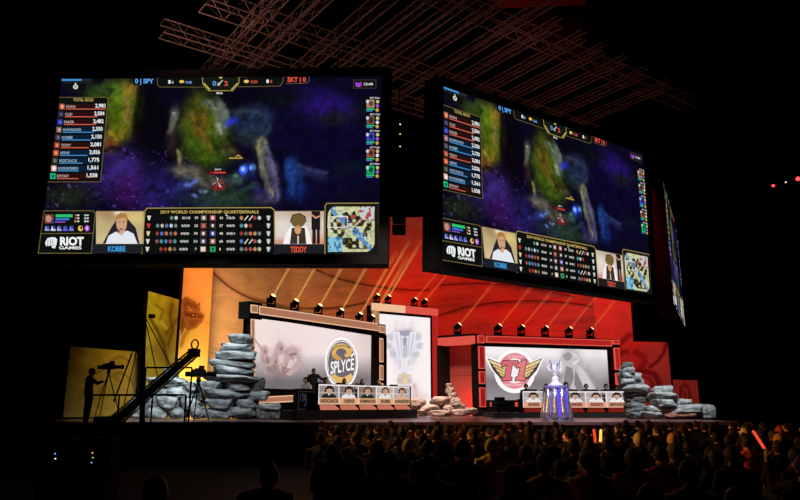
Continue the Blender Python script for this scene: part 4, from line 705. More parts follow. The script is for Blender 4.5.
LS = [(229, 252, 335.7, 345), (222.7, 253, 345, 354), (215.7, 257, 353, 361), (213, 257, 360.5, 368.5), (214, 256, 367.6, 377), (204, 261.6, 376.5, 383), (195, 225.5, 382.4, 391.4), (223.6, 253, 383, 392), (251, 265, 380, 392), (205, 251, 390.6, 400), (248, 269, 392, 401), (206, 236, 399.6, 409), (234, 259, 401, 409), (259, 281.6, 404, 410.6), (190, 207.5, 408, 419), (206.5, 233, 409, 419.5), (231, 257, 409, 419.5), (256, 270, 409.5, 419), (268, 281, 409.6, 419)]
NM = ['topmost stone of the tallest stack beside the oval-crest wall'] + [f'flat grey slab stone, {q} from the top of the tallest stack' for q in ('second', 'third', 'fourth', 'fifth', 'sixth')]
NM += ['grey stone of the seventh course of the tallest stack, behind the tripod camera', 'grey stone in the middle of the seventh course of the tallest stack', 'dark stone of the seventh course of the tallest stack, against the wall', 'wide grey stone of the eighth course of the tallest stack', 'short grey stone of the eighth course of the tallest stack, against the wall', 'grey stone of the ninth course of the tallest stack, tripod end', 'grey stone in the middle of the ninth course of the tallest stack', 'thin flat stone of the ninth course lying toward the display wall']
NM += [f'rounded base stone of the tallest stack, {q} from the tripod camera' for q in ('first', 'second', 'third', 'fourth', 'fifth')]
rocks(LS, 29.6, 'rock', NM, 'stones of the tallest stack')
LX = [(163, 180, 369.6, 380), (149, 186, 379, 389), (184, 205, 383, 392), (147, 171, 388, 398), (169, 192, 388.6, 399), (187, 206, 391.6, 401), (145, 160, 397, 407), (158, 182, 398, 409), (180, 206, 400, 409.6), (149, 169, 408, 418.6), (168, 191, 408.6, 419), (130, 147, 399, 409), (126, 150, 407.6, 418.6)]
NX = ['topmost stone of the low rock bank behind the crane', 'long stone just under the top of the low rock bank', 'grey stone of the low rock bank, upper end near the tripod camera', 'grey stone of the third course of the low bank, crane side', 'grey stone in the middle of the third course of the low bank', 'grey stone of the third course of the low bank, tripod side', 'small stone of the fourth course of the low bank, by the crane mast', 'grey stone in the middle of the fourth course of the low bank', 'grey stone of the fourth course of the low bank, tripod side', 'base stone of the low bank, second from the crane mast', 'base stone of the low bank next to the tallest stack', 'upper outermost stone of the low bank past the crane mast', 'lower outermost stone of the low bank past the crane mast']
rocks(LX, 30.4, 'rock', NX, 'stones of the low bank behind the crane')
RS = [(621, 631.6, 363, 368.6), (620, 633.6, 368, 374), (619, 634.6, 373.4, 380), (633, 640.6, 373.6, 380), (619, 635, 379.6, 385.6), (634, 643.6, 379.6, 385.6), (619, 646.6, 385, 392), (626, 647, 391.4, 397), (625, 646, 396.6, 402.6), (625, 643, 402, 408), (625, 644, 407.8, 413.6), (626, 647, 413, 419)]
NR = ['dark topmost stone of the narrow stack beside the red wall', 'grey stone second from the top of the narrow stack', 'grey stone of the third course of the narrow stack, wall side', 'small stone of the third course of the narrow stack, outer side', 'grey stone of the fourth course of the narrow stack, wall side', 'small stone of the fourth course of the narrow stack, outer side', 'wide stone of the fifth course of the narrow stack'] + [f'dark grey slab stone, {q} up from the base of the narrow stack' for q in ('fifth', 'fourth', 'third', 'second')] + ['dark base stone of the narrow stack beside the red wall']
rocks(RS, 30.6, 'rock', NR, 'stones of the narrow stack by the red wall')
RB = [(651.6, 671, 387, 395), (650, 678, 394, 401.4), (675, 691.6, 400, 407.6), (651, 676, 400.6, 407), (645, 667, 406.4, 413), (664, 698, 405.8, 413.6), (642, 663, 412.4, 419.4), (662, 692, 412.6, 419.4), (689, 701, 411, 419), (698, 713.6, 406.6, 419)]
NB = ['topmost pale stone of the spread bank in front of the square red panel', 'wide pale stone second from the top of the spread bank', 'rounded pale stone of the spread bank in front of the smallest panel', 'grey stone of the third course of the spread bank', 'grey stone of the fourth course of the spread bank, near the narrow stack', 'long pale stone of the fourth course of the spread bank', 'base stone of the spread bank touching the narrow stack', 'brown tinted base stone in the middle of the spread bank', 'base stone of the spread bank, second from its outer end', 'outermost lone stone of the spread bank']
rocks(RB, 29.8, 'rock', NB, 'stones of the spread bank')
CS = [(446, 452, 384, 388.6), (445, 454, 388, 394), (447.6, 457, 393.6, 399), (429, 450, 398, 405.8), (449, 461.4, 398.6, 406), (453, 466, 405, 410.6), (408, 426, 400, 407), (408, 419, 406, 411.6), (418, 441, 405.6, 412), (441, 454, 405.6, 412), (410, 429, 411, 416.6), (427, 452, 411, 416.8), (451, 472, 410, 416), (463, 478, 408.6, 414.6)]
NC = ['topmost small stone of the little cairn under the doorway', 'second stone of the little cairn under the doorway', 'third stone of the little cairn under the doorway', 'wide warm stone beside the cairn toward the tower', 'warm stone at the foot of the cairn, doorway side', 'small warm stone below the cairn, doorway side', 'warm stone at the foot of the tower, upper', 'small warm stone at the foot of the tower by the desk end', 'long warm stone between tower and cairn', 'warm stone directly under the cairn', 'warm base stone nearest the portrait desk', 'wide pale base stone in the middle of the doorway rubble', 'pale base stone under the doorway glow', 'outermost pale stone of the doorway rubble by the red wall']
rocks(CS, 36.6, 'rockr', NC, 'stones in front of the doorway')

# ================================================================== risers and player desks
def face2(p0, D0, p1, D1, z):
    f = Face(p0, D0, 0, z); e = Vector((gx(p1, D1), D1, z)); d = (e - f.o).normalized(); f.d = d; f.n = Vector((d.y, -d.x, 0)); f.rz = atan2(d.y, d.x); f.L = (e - f.o).length; return f
RA, RB_ = STAGE + .36, STAGE + .22
DA = face2(318, 29, 409.4, 33.4, RA); DB = face2(523, 34, 627.4, 34.3, RB_)
def riser(name, f, x0, x1, y0, y1, z):
    P = [f.w(x, y, 0) for x, y in ((x0, y0), (x1, y0), (x1, y1), (x0, y1))]; mb = MB().prism([(p.x, p.y) for p in P], STAGE, z); return struct(name, mb, M['fascia'])
struct('trim_2', MB().prism([tuple(DA.w(x, y, 0))[:2] for x, y in ((-1.45, -.35), (DA.L + .15, -.35), (DA.L + .15, 2.4), (-.3, 2.4))], STAGE, RA), M['fascia']); riser('trim_3', DB, -1.5, DB.L + .25, -.35, 2.3, RB_)
SKIN = (206, 164, 138)
def portrait(hair, top, bg, extra=0):
    def g(c, x0, x1, y0, y1):
        w, h = x1 - x0, y1 - y0; cx = x0 + w * .5
        q = lambda a, b: (x0 + w * a, y0 + h * b)
        c.rect(x0, y0, x1, y1, bg, 1)
        c.poly([q(0, .5), q(1, .46), q(1, .62), q(0, .66)], tuple(min(255, v + 26) for v in bg), 2)
        if extra: c.poly([q(.8, 0), q(1, 0), q(1, 1), q(.84, 1)], (40, 38, 38), 2).ell(*q(.9, .12), w * .07, h * .08, SKIN, 3, 8)
        c.poly([q(.1, 1), q(.16, .76), q(.36, .62), q(.64, .62), q(.84, .76), q(.9, 1)], top, 3)
        c.poly([q(.42, .64), q(.58, .64), q(.5, .8)], (230, 226, 222) if sum(top) < 300 else (120, 110, 106), 4).rect(x0 + w * .44, y0 + h * .5, x0 + w * .56, y0 + h * .66, SKIN, 4)
        S_ = 1.32; hq = lambda a, b: q(.5 + (a - .5) * S_, .46 + (b - .44) * S_)
        c.ell(*hq(.5, .42), w * .13 * S_, h * .2 * S_, SKIN, 5, 14)
        c.poly([hq(*p) for p in ((.35, .4), (.35, .24), (.44, .14), (.56, .14), (.66, .24), (.65, .4), (.61, .31), (.5, .27), (.4, .31))], hair, 6)
        for a0, b0_, a1, b1_, col in ((.43, .38, .48, .41, (50, 36, 30)), (.53, .38, .58, .41, (50, 36, 30)), (.46, .52, .55, .54, (140, 80, 74)), (.485, .43, .52, .475, (180, 136, 112))): c.poly([hq(a0, b0_), hq(a1, b0_), hq(a1, b1_), hq(a0, b1_)], col, 7)
        c.line([hq(*p) for p in ((.345, .44), (.35, .28), (.44, .12), (.56, .12), (.66, .28), (.655, .44))], w * .05, (30, 28, 30), 8).ell(*hq(.345, .42), w * .06, h * .085, (28, 26, 28), 9, 8).ell(*hq(.655, .42), w * .06, h * .085, (28, 26, 28), 9, 8)
    return g
GRAYBG, LT = (146, 138, 136), (176, 166, 164)
PEO = {'A': [('VIZICSACSI', (40, 30, 26), (38, 36, 38), GRAYBG), ('XERXE', (62, 46, 38), (226, 222, 224), (120, 112, 110)), ('HUMANOID', (150, 106, 66), (34, 50, 44), (128, 118, 114)), ('KOBBE', (168, 128, 78), (228, 224, 226), (190, 174, 164)), ('NORSKEREN', (170, 96, 62), (214, 170, 150), LT)],
       'B': [('KHAN', (20, 18, 20), (232, 230, 232), LT), ('CLID', (22, 20, 22), (232, 230, 234), (196, 192, 200)), ('FAKER', (24, 22, 24), (228, 226, 230), GRAYBG), ('TEDDY', (62, 46, 34), (232, 230, 232), LT), ('EFFORT', (26, 22, 22), (234, 232, 234), (186, 176, 174))]}
def desk(f, key, label, flapm, riserz, hpan, wh, tagc):
    t = thing('player_desk', label, 'desk', f.o, f.rz); L_ = f.L
    MB().box(-.02, L_ + .02, .06, .95, .0, hpan - .42).box(-.04, L_ + .06, .05, 1.0, hpan - .42, hpan - .36).obj('desk_body', M['matte'], t)
    MB().box(-.06, L_ + .12, .0, .06, .2, hpan + .02).obj('panel_frame', M['matte'], t)
    cw = L_ / 5
    for i, (nm, hair, top, bg) in enumerate(PEO[key]):
        x0, x1 = i * cw, (i + 1) * cw; g = .035
        c = Canvas(lambda x, y: np.array((x, hpan - y)), .012)
        c.rect(x0, 0, x1, hpan - .24, wh, 0)
        portrait(hair, top, bg, 1 if (key, i) in (('A', 1), ('B', 3), ('B', 4)) else 0)(c, x0 + g, x1 - g, .06, hpan - .5)
        yb = hpan - .5; c.rect(x0 + g * .4, yb, x1 - g * .4, hpan - .245, tagc, 10)
        tw = min(cw * .86, .12 * len(nm)); xm_ = (x0 + x1) / 2; c.rect(xm_ - tw / 2 - .04, yb + .05, xm_ + tw / 2 + .04, hpan - .29, tuple(int(q * .8) for q in tagc), 11)
        c.text(nm, xm_ - tw / 2, xm_ + tw / 2, hpan - .32, .14, (44, 26, 18), 12, .02)
        c.obj('portrait_panel', M['art'], t)
        MB().add([(x0 - .02, -.2, .06), (x1 - .14, -.2, .06), (x1 - .2, -.0, .22), (x0 + .1, -.0, .22), (x0 - .02, -.18, .02), (x1 - .14, -.18, .02), (x1 - .2, .02, .18), (x0 + .1, .02, .18)], [(0, 1, 2, 3), (7, 6, 5, 4), (0, 4, 5, 1), (1, 5, 6, 2), (2, 6, 7, 3), (3, 7, 4, 0)]).obj('base_flap', M[flapm], t)
    return t
hA = (onplane(318, 384, DA.o, DA.n) - DA.o).z; hB = (onplane(523, 391.2, DB.o, DB.n) - DB.o).z
desk(DA, 'A', 'long player desk with five portraits over peach name plates, by the oval-crest wall', 'flap', RA, hA, (238, 228, 224), (226, 170, 126))
desk(DB, 'B', 'long player desk with five portraits over dark red base, behind the trophy', 'flapr', RB_, hB, (236, 226, 224), (230, 160, 130))
# monitors standing on the desks (seen from behind)
def make_monitor():
    t = thing('desk_monitor', 'monitor', 'monitor', group='monitors on the player desks')
    MB().box(-.27, .27, -.02, .02, .12, .46).box(-.1, .1, -.04, -.02, .2, .38).obj('screen_shell', M['monitor'], t)
    MB().box(-.025, .025, -.06, -.03, .01, .28).box(-.12, .12, -.1, .08, 0, .015).obj('monitor_stand', M['monitor'], t)
    MB().box(-.25, .25, .02, .024, .14, .44).obj('lit_screen', M['lcd'], t); return t
mon = None
for f, dh, nm, where in ((DA, hA, 'oval-crest', ('next to the podium', 'second from the podium', 'middle one', 'second from the tower', 'next to the tower')), (DB, hB, 'winged-crest', ('nearest the doorway', 'second from the doorway', 'middle one', 'second from the rocks', 'nearest the rocks'))):
    for i in range(5):
        P = f.w((i + .5) * f.L / 5 + .04, .5, dh - .36); lb = f'black monitor seen from behind on the {nm} team desk, {where[i]}'
        if mon is None: mon = make_monitor(); mon.location = P; mon.rotation_euler = (0, 0, f.rz); mon['label'] = lb
        else: dup(mon, P, f.rz, lb)
# podium
PD = face2(297.4, 29.2, 315.6, 29.6, RA)
t = thing('podium', 'small black podium with a faint engraved emblem beside the oval-crest desk', 'podium', PD.o, PD.rz)
ph = (onplane(297.4, 388.6, PD.o, PD.n) - PD.o).z
MB().box(0, PD.L, .04, .5, 0, ph - .06).obj('podium_body', M['matte'], t); MB().box(-.04, PD.L + .03, -.04, .56, ph - .06, ph).obj('podium_top', M['black'], t)
c = Canvas(lambda x, y: np.array((x, y)), -.03); w_ = PD.L
G1 = (44, 44, 48)
c.line([(.05, .05), (w_ - .05, .05), (w_ - .05, ph - .12), (.05, ph - .12), (.05, .05)], .012, (70, 68, 68), 1)
c.poly([(w_ * .25, ph * .74), (w_ * .75, ph * .74), (w_ * .68, ph * .5), (w_ * .55, ph * .4), (w_ * .55, ph * .3), (w_ * .66, ph * .2), (w_ * .34, ph * .2), (w_ * .45, ph * .3), (w_ * .45, ph * .4), (w_ * .32, ph * .5)], G1, 1)
for sg in (-1, 1): c.ring(w_ / 2 + sg * w_ * .22, ph * .6, .12, .16, .08, .11, G1, 1, n=12)
c.obj('engraved_emblem', M['art'], t)
# low trim strips by the foot of the oval-crest wall and a dark case by the other desk
CB = face2(497, 33.4, 514, 33.6, RB_)
t = thing('equipment_case', 'dark flight case standing at the doorway end of the winged-crest desk', 'flight case', CB.o, CB.rz)
MB().box(0, CB.L, 0, .7, .05, .5).box(.1, CB.L * .5, .05, .6, .52, .72).obj('case_body', M['matte'], t); MB().box(-.02, CB.L + .02, -.02, .72, .44, .48).obj('case_lid_band', M['black'], t)
for x in (.06, CB.L - .14): MB().box(x, x + .08, .05, .13, 0, .05).obj('caster', M['black'], t)
# ---- trophy on its fluted stand
PX = 556.5; DT = 26.6; tb_ = at(PX, 419.8, DT); bx_ = gx(PX, DT)
t = thing('trophy_stand', 'fluted silver and violet stand at the front edge of the stage', 'plinth', (bx_, DT, STAGE))
hs = at(PX, 385.6, DT).z - STAGE; r0 = (gx(572, DT) - gx(541, DT)) / 2
MB().lathe([(r0 * 1.06, 0), (r0 * 1.06, .05), (r0 * .94, .08), (r0 * .94, .1)], 28).obj('base_ring', M['silver'], t)
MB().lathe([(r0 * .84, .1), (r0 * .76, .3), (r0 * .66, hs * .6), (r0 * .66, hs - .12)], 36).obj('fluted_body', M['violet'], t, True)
for k in range(9):
    a = 2 * pi * k / 9 - pi / 2 - .35
    cb = MB(); R_ = lambda r: (r * cos(a), r * sin(a)); cb.tube([(*R_(r0 * .9), .1), (*R_(r0 * .8), .34), (*R_(r0 * .68), hs * .6), (*R_(r0 * .67), hs - .1)], [.13, .12, .1, .1], 8)
    cb.obj('column', M['silver'], t, True)
for a in (-pi / 2 + .02, -pi / 2 + .72): MB().box(-.05, .05, -.012, .012, .16, hs - .14, X=Matrix.Translation((r0 * .79 * cos(a), r0 * .79 * sin(a), 0)) @ Matrix.Rotation(a + pi / 2, 4, 'Z')).obj('flute_glow_strip', M['purple'], t)  # glowing strips added for the purple light in the flutes
MB().lathe([(r0 * .72, hs - .12), (r0 * .8, hs - .08), (r0 * .8, hs - .02), (r0 * .7, hs)], 28).obj('cap_ring', M['violet'], t)
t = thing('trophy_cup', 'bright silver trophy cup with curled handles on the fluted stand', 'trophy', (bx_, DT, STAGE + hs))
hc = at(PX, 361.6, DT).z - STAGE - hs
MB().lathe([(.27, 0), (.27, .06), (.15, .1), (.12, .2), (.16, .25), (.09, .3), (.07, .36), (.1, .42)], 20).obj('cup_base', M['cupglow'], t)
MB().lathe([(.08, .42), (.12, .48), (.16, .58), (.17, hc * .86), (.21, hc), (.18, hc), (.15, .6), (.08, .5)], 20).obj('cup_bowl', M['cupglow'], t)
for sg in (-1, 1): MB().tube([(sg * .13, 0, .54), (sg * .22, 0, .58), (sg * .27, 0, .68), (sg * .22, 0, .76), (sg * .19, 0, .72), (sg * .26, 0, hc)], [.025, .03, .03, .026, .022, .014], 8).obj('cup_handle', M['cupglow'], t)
for k in range(5): a = pi * k / 5 * 2; MB().tube([(.15 * cos(a), .15 * sin(a), .6), (.2 * cos(a), .2 * sin(a), hc * .93), (.19 * cos(a), .19 * sin(a), hc + .07)], [.02, .028, .008], 6).obj('cup_rib', M['silver'], t)

# ================================================================== people
def remesh(me, vox, name, smooth=2):
    o = bpy.data.objects.new('temporary', me); COL.objects.link(o)
    m = o.modifiers.new('r', 'REMESH'); m.mode = 'VOXEL'; m.voxel_size = vox
    if smooth: s = o.modifiers.new('s', 'SMOOTH'); s.iterations = smooth; s.factor = .5
    bpy.context.view_layer.update(); dg = bpy.context.evaluated_depsgraph_get()
    r = bpy.data.meshes.new_from_object(o.evaluated_get(dg)); r.name = name; bpy.data.objects.remove(o)
    r.polygons.foreach_set('use_smooth', [True] * len(r.polygons)); return r
V3 = Vector
def hand_mb(mb, wr, d, palm_n, curl=.5, s=1.0, side=1):
    """palm, four unequal bent fingers and a thumb leaving the side of the palm"""
    d = V3(d).normalized(); n = V3(palm_n); n = (n - d * n.dot(d)).normalized(); x = d.cross(n) * side; wr = V3(wr)
    mb.tube([wr - d * .03, wr + d * .02, wr + d * .09 * s], [.024 * s, .036 * s, .04 * s], 10, ry=[.02 * s, .016 * s, .013 * s], caps='round', ref=x)
    for k, (off, ln, r) in enumerate(((-.030, .072, .0085), (-.010, .082, .009), (.011, .077, .0085), (.031, .06, .0075))):
        p = wr + d * (.088 - abs(off) * .3) * s + x * off * s; pts = [p]; a = 0
        for j, q in enumerate((.45, .32, .25)):
            a += curl * (.55 + .25 * j + .08 * k); p = p + (d * cos(a) + n * sin(a)) * ln * q * s; pts.append(p)
        mb.tube(pts, [r * s, r * s * .95, r * s * .88, r * s * .75], 7, caps='round')
    p = wr + d * .03 * s - x * .03 * s; pts = [p, p + (d * .5 - x * .8 + n * .2).normalized() * .035 * s, p + (d * .8 - x * .75 + n * .4).normalized() * .068 * s]
    mb.tube(pts, [.011 * s, .0105 * s, .008 * s], 7, caps='round')
def head_mb(mb, c, yaw=0, pitch=0):
    X = Matrix.Translation(c) @ Matrix.Rotation(yaw, 4, 'Z') @ Matrix.Rotation(pitch, 4, 'X'); m = MB()
    def skull(v):
        z = v.z; k = 1 if z > -.1 else 1 - .34 * (-.1 - z) / .9
        return V3((v.x * k, v.y * (1 - .1 * max(0, -z)) + (.1 * max(0, -z) if v.y > 0 else 0), z))
    m.ball((0, 0, 0), (.077, .098, .118), 20, 14, fn=skull)
    m.tube([(0, .085, .025), (0, .112, -.022), (0, .098, -.03)], [.010, .016, .011], 8, caps='round')        # nose
    m.tube([(-.024, .088, -.058), (.024, .088, -.058)], [.009, .009], 8, caps='round')                          # mouth
    m.tube([(-.018, .078, -.098), (.018, .078, -.098)], [.018, .018], 8, caps='round')                          # chin
    m.tube([(-.05, .076, .03), (-.018, .09, .034)], [.009, .010], 7, caps='round'); m.tube([(.05, .076, .03), (.018, .09, .034)], [.009, .010], 7, caps='round')
    for s in (-1, 1): m.ball((s * .078, -.005, -.005), (.012, .022, .032), 8, 6)
    mb.add([X @ V3(v) for v in m.v], m.f)
def hair_mesh(kind, c, yaw, pitch):
    X = Matrix.Translation(c) @ Matrix.Rotation(yaw, 4, 'Z') @ Matrix.Rotation(pitch, 4, 'X'); m = MB(); k0 = {'short': 1.0, 'long': 1.04, 'cap': 1.02}.get(kind, 1)
    rings = []; n = 22; nv = 9
    for i in range(nv + 1):
        th = pi * .5 * i / nv * 1.25
        for j in range(n):
            a = 2 * pi * j / n; front = max(0, sin(a)); lim = 1 - .52 * front ** 1.5; t = th * lim
            jig = 1 + .025 * sin(j * 5.1 + i * 2.3) * (kind != 'cap')
            rings.append(X @ V3((sin(t) * cos(a) * .088 * k0 * jig, sin(t) * sin(a) * .110 * k0 * jig - .004, cos(t) * .132 * k0 * jig + .002)))
    fs = [(i * n + j, (i + 1) * n + j, (i + 1) * n + (j + 1) % n, i * n + (j + 1) % n) for i in range(nv) for j in range(n)]
    m.add(rings, fs)
    if kind == 'long': m.tube([X @ V3((0, -.05, .03)), X @ V3((0, -.085, -.08)), X @ V3((0, -.09, -.2)), X @ V3((0, -.08, -.27))], [.075, .082, .07, .03], 12, ry=[.05, .04, .032, .015], caps='round', ref=X.to_3x3() @ V3((1, 0, 0)))
    if kind == 'cap': m.add([X @ V3(p) for p in ((-.06, .085, .062), (.06, .085, .062), (.05, .17, .045), (0, .185, .045), (-.05, .17, .045), (-.06, .085, .052), (.06, .085, .052), (.05, .17, .037), (0, .185, .037), (-.05, .17, .037))], [(0, 1, 2, 3, 4), (9, 8, 7, 6, 5), (0, 5, 6, 1), (1, 6, 7, 2), (2, 7, 8, 3), (3, 8, 9, 4), (4, 9, 5, 0)])
    if kind == 'bun': m.ball(X @ V3((0, -.1, .09)), .045, 10, 8)
    return m
def pose(kind):
    J = dict(pel=(0, 0, .53), wai=(0, -.02, .72), che=(0, -.01, .95), nk=(0, .0, 1.12), hd=(0, .03, 1.245), yaw=0, pit=0,
             sh=.19, el=[(-.25, .06, .78), (.25, .06, .78)], wr=[(-.12, .3, .68), (.12, .3, .68)], hip=.1, kn=[(-.14, .44, .52), (.14, .44, .52)], an=[(-.14, .43, .09), (.14, .43, .09)], hdir=[(.3, .9, -.25), (-.3, .9, -.25)], curl=.5)
    if kind == 'lean': J.update(wai=(0, .0, .72), che=(.02, .1, .93), nk=(.03, .17, 1.09), hd=(.04, .23, 1.2), yaw=-.3, el=[(-.24, .26, .74), (.26, .24, .74)], wr=[(-.1, .42, .62), (.12, .44, .62)])
    if kind == 'turn': J.update(yaw=-1.15, hd=(.02, .03, 1.25))
    if kind == 'turnl': J.update(yaw=1.0, pit=.1, hd=(-.02, .03, 1.24))
    if kind == 'clap': J.update(el=[(-.27, .17, .93), (.27, .17, .93)], wr=[(-.06, .36, 1.16), (.06, .36, 1.16)], hdir=[(.12, .15, 1), (-.12, .15, 1)], curl=.12, pit=.08)
    if kind == 'phone': J.update(el=[(-.25, .18, .9), (.3, .18, 1.0)], wr=[(-.1, .34, .8), (.27, .32, 1.3)], hdir=[(.2, .6, .6), (-.1, .1, 1)], curl=.7)
    if kind == 'phonel': J.update(el=[(-.3, .18, 1.0), (.25, .18, .9)], wr=[(-.27, .32, 1.3), (.1, .34, .8)], hdir=[(.1, .1, 1), (-.2, .6, .6)], curl=.7)
    if kind == 'play': J.update(el=[(-.26, .1, .84), (.26, .1, .84)], wr=[(-.2, .36, .79), (.2, .36, .79)], hdir=[(0, 1, -.05), (0, 1, -.05)], curl=.3)
    if kind == 'stand':
        J.update(pel=(0, 0, .95), wai=(0, -.01, 1.12), che=(0, .0, 1.35), nk=(0, .01, 1.51), hd=(0, .04, 1.635), sh=.19, el=[(-.36, .14, 1.28), (.27, .0, 1.12)], wr=[(-.56, .3, 1.36), (.24, .16, .92)], hdir=[(-.8, .5, .15), (0, .5, -.8)], curl=.2,
                 hip=.1, kn=[(-.12, .02, .5), (.12, .02, .5)], an=[(-.13, -.02, .09), (.13, -.02, .09)], yaw=.5)
    return J
def body_meshes(kind, vox=.014):
    J = pose(kind); P = {k: (V3(v) if isinstance(v, tuple) else v) for k, v in J.items()}; nk, ch, wa, pe_ = P['nk'], P['che'], P['wai'], P['pel']
    sh = [ch + V3((s * P['sh'], -.01, .1)) for s in (-1, 1)]; hips = [pe_ + V3((s * P['hip'], .02, -.01)) for s in (-1, 1)]
    X1 = (1, 0, 0)
    def torso(m, g): m.tube([pe_ - V3((0, 0, .06)), pe_, wa, ch, ch + V3((0, 0, .09)), nk - V3((0, 0, .02))], [.13 + g, .165 + g, .145 + g, .175 + g, .16 + g, .07 + g], 16, ry=[.1 + g, .125 + g, .105 + g, .118 + g, .095 + g, .06 + g], caps='round', ref=X1)
    def arms(m, g, to=1.0, lo=0):
        for i in (0, 1):
            e, w = V3(P['el'][i]), V3(P['wr'][i]); c = ch + V3(((-1, 1)[i] * .1, 0, .12))
            m.tube([c, sh[i], sh[i].lerp(e, .5), e], [.055 + g, .062 + g, .05 + g, .042 + g], 10, caps='round')
            if to: m.tube([e, e.lerp(w, .35), e.lerp(w, to)], [.042 + g, .042 + g, (.042 + (.027 - .042) * to) + g], 10, caps='round')
    def legs(m, g, to=1.0):
        for i in (0, 1):
            k, a = V3(P['kn'][i]), V3(P['an'][i]); m.tube([hips[i], hips[i].lerp(k, .5), k], [.088 + g, .078 + g, .058 + g], 12, caps='round'); m.tube([k, k.lerp(a, .3), k.lerp(a, to)], [.056 + g, .058 + g, .042 - .006 * to + g], 10, caps='round')
    b = MB(); torso(b, 0); b.tube([nk - V3((0, 0, .05)), nk, P['hd'] - V3((0, .02, .06))], [.058, .054, .054], 12, caps='round'); head_mb(b, P['hd'], P['yaw'], P['pit']); arms(b, 0); legs(b, 0)
    for i in (0, 1):
        a = V3(P['an'][i]); b.tube([a + V3((0, -.04, -.045)), a + V3((0, .06, -.05)), a + V3((0, .16, -.06))], [.04, .042, .035], 10, ry=[.04, .036, .026], caps='round', ref=X1)
    bm_ = remesh(b.mesh('body', M['matte']), vox, 'body_' + kind)
    h = MB()
    for i in (0, 1): hand_mb(h, P['wr'][i], P['hdir'][i], (0, 0, -1) if kind not in ('clap', 'phone', 'phonel') else ((1, -1)[i], 0, 0), P['curl'], side=(1, -1)[i])
    hm = h.mesh('hands', M['matte'], True)
    bm = bmesh.new(); bm.from_mesh(bm_); bm.from_mesh(hm); bm.to_mesh(bm_); bm.free(); bm_.polygons.foreach_set('use_smooth', [True] * len(bm_.polygons))
    s = MB(); torso(s, .014); arms(s, .014, .8); shirt = remesh(s.mesh('shirt', M['matte']), .017, 'shirt_' + kind)
    l = MB(); l.tube([pe_ - V3((0, 0, .06)), pe_ + V3((0, 0, .07))], [.15, .175], 14, ry=[.12, .135], caps='round', ref=X1); legs(l, .018, .96); tr_ = remesh(l.mesh('trousers', M['matte']), .02, 'trousers_' + kind)
    return dict(body=bm_, shirt=shirt, trousers=tr_, hd=P['hd'], yaw=P['yaw'], pit=P['pit'])
_bm, _hm = {}, {}
CL = {}
def cloth(rgb, rough=.85):
    k = (rgb, rough)
    if k not in CL: CL[k] = mat('cloth', rgb, rough, noise=.15, scale=9, spec=.15)
    return CL[k]
def set_mat(o, m):
    o.material_slots[0].link = 'OBJECT'; o.material_slots[0].material = m
def person(kind, P, rz, label, group, skin=(196, 150, 122), hair=('short', (26, 22, 20)), top=(28, 28, 32), legs=(24, 24, 30), sc=1.0, headset=False):
    if kind not in _bm: _bm[kind] = body_meshes(kind)
    B_ = _bm[kind]; o = put('person', B_['body']); set_mat(o, cloth(skin, .55)); o.location = P; o.rotation_euler = (0, 0, rz); o.scale = (sc,) * 3; tag(o, label, 'person', group)
    s = put('shirt', B_['shirt'], o); set_mat(s, cloth(top)); l = put('trousers', B_['trousers'], o); set_mat(l, cloth(legs))
    k = (hair[0], kind)
    if k not in _hm: _hm[k] = hair_mesh(hair[0], B_['hd'], B_['yaw'], B_['pit']).mesh('hair', M['matte'], True)
    h = put('cap' if hair[0] == 'cap' else 'hair', _hm[k], o); set_mat(h, cloth(hair[1], .6))
    if headset:
        hk = ('headset', kind)
        if hk not in _hm:
            X = Matrix.Translation(B_['hd']) @ Matrix.Rotation(B_['yaw'], 4, 'Z'); m = MB(); m.tube([X @ V3((.1 * sin(a), 0, .015 + .138 * cos(a))) for a in [-1.5 + 3.0 * i / 12 for i in range(13)]], .014, 8, caps='round')
            for q in (-1, 1): m.lathe([(.03, -.02), (.04, -.01), (.04, .02), (.03, .03)], 12); n0 = len(m.v) - 48; m.v[n0:] = [tuple(X @ V3((q * (.088 + v[2]), v[0], v[1] - .005))) for v in m.v[n0:]]
            m.tube([X @ V3((-.09, .02, -.02)), X @ V3((-.085, .09, -.06)), X @ V3((-.03, .125, -.065))], .007, 6, caps='round'); _hm[hk] = m.mesh('headset', M['black'], True)
        put('headset', _hm[hk], o)
    return o
# ---- on the stage
KH = (30, 24, 22)
for i, (hr, top) in enumerate((((30, 24, 22), (40, 38, 40)), ((50, 38, 32), (60, 58, 62)), ((110, 78, 50), (36, 44, 42)), ((120, 92, 58), (58, 56, 60)), ((120, 70, 46), (44, 40, 42)))):
    if i == 0: continue
    P = DA.w((i + .5) * DA.L / 5 - .02, 1.42, 0); lb = ('', 'nearest the podium', 'in the middle', 'second from the tower', 'next to the tower')[i]
    person('play', P, DA.rz + pi, f'seated player in a headset behind the oval-crest desk, {lb}', 'players behind the desks', hair=('short', hr), top=top, headset=True)
for i in range(5):
    P = DB.w((i + .5) * DB.L / 5, 1.4, 0); lb = ('nearest the doorway', 'second from the doorway, behind the trophy', 'in the middle', 'second from the rocks', 'nearest the rocks')[i]
    person('play', P, DB.rz + pi, f'seated player in a headset behind the winged-crest desk, {lb}', 'players behind the desks', hair=('short', (22, 20, 20)), top=(190, 188, 192) if i == 2 else (40, 38, 42), headset=True, sc=1.06 if i == 2 else 1.0)
ch_mb = MB(); ch_mb.box(-.26, .26, -.24, .26, .36, .44).box(-.25, .25, -.36, -.26, .5, 1.12).box(-.03, .03, -.03, .03, .06, .36)
for k in range(5): a = k * 2 * pi / 5; ch_mb.tube([(0, 0, .07), (.3 * cos(a), .3 * sin(a), .04)], .03, 6)
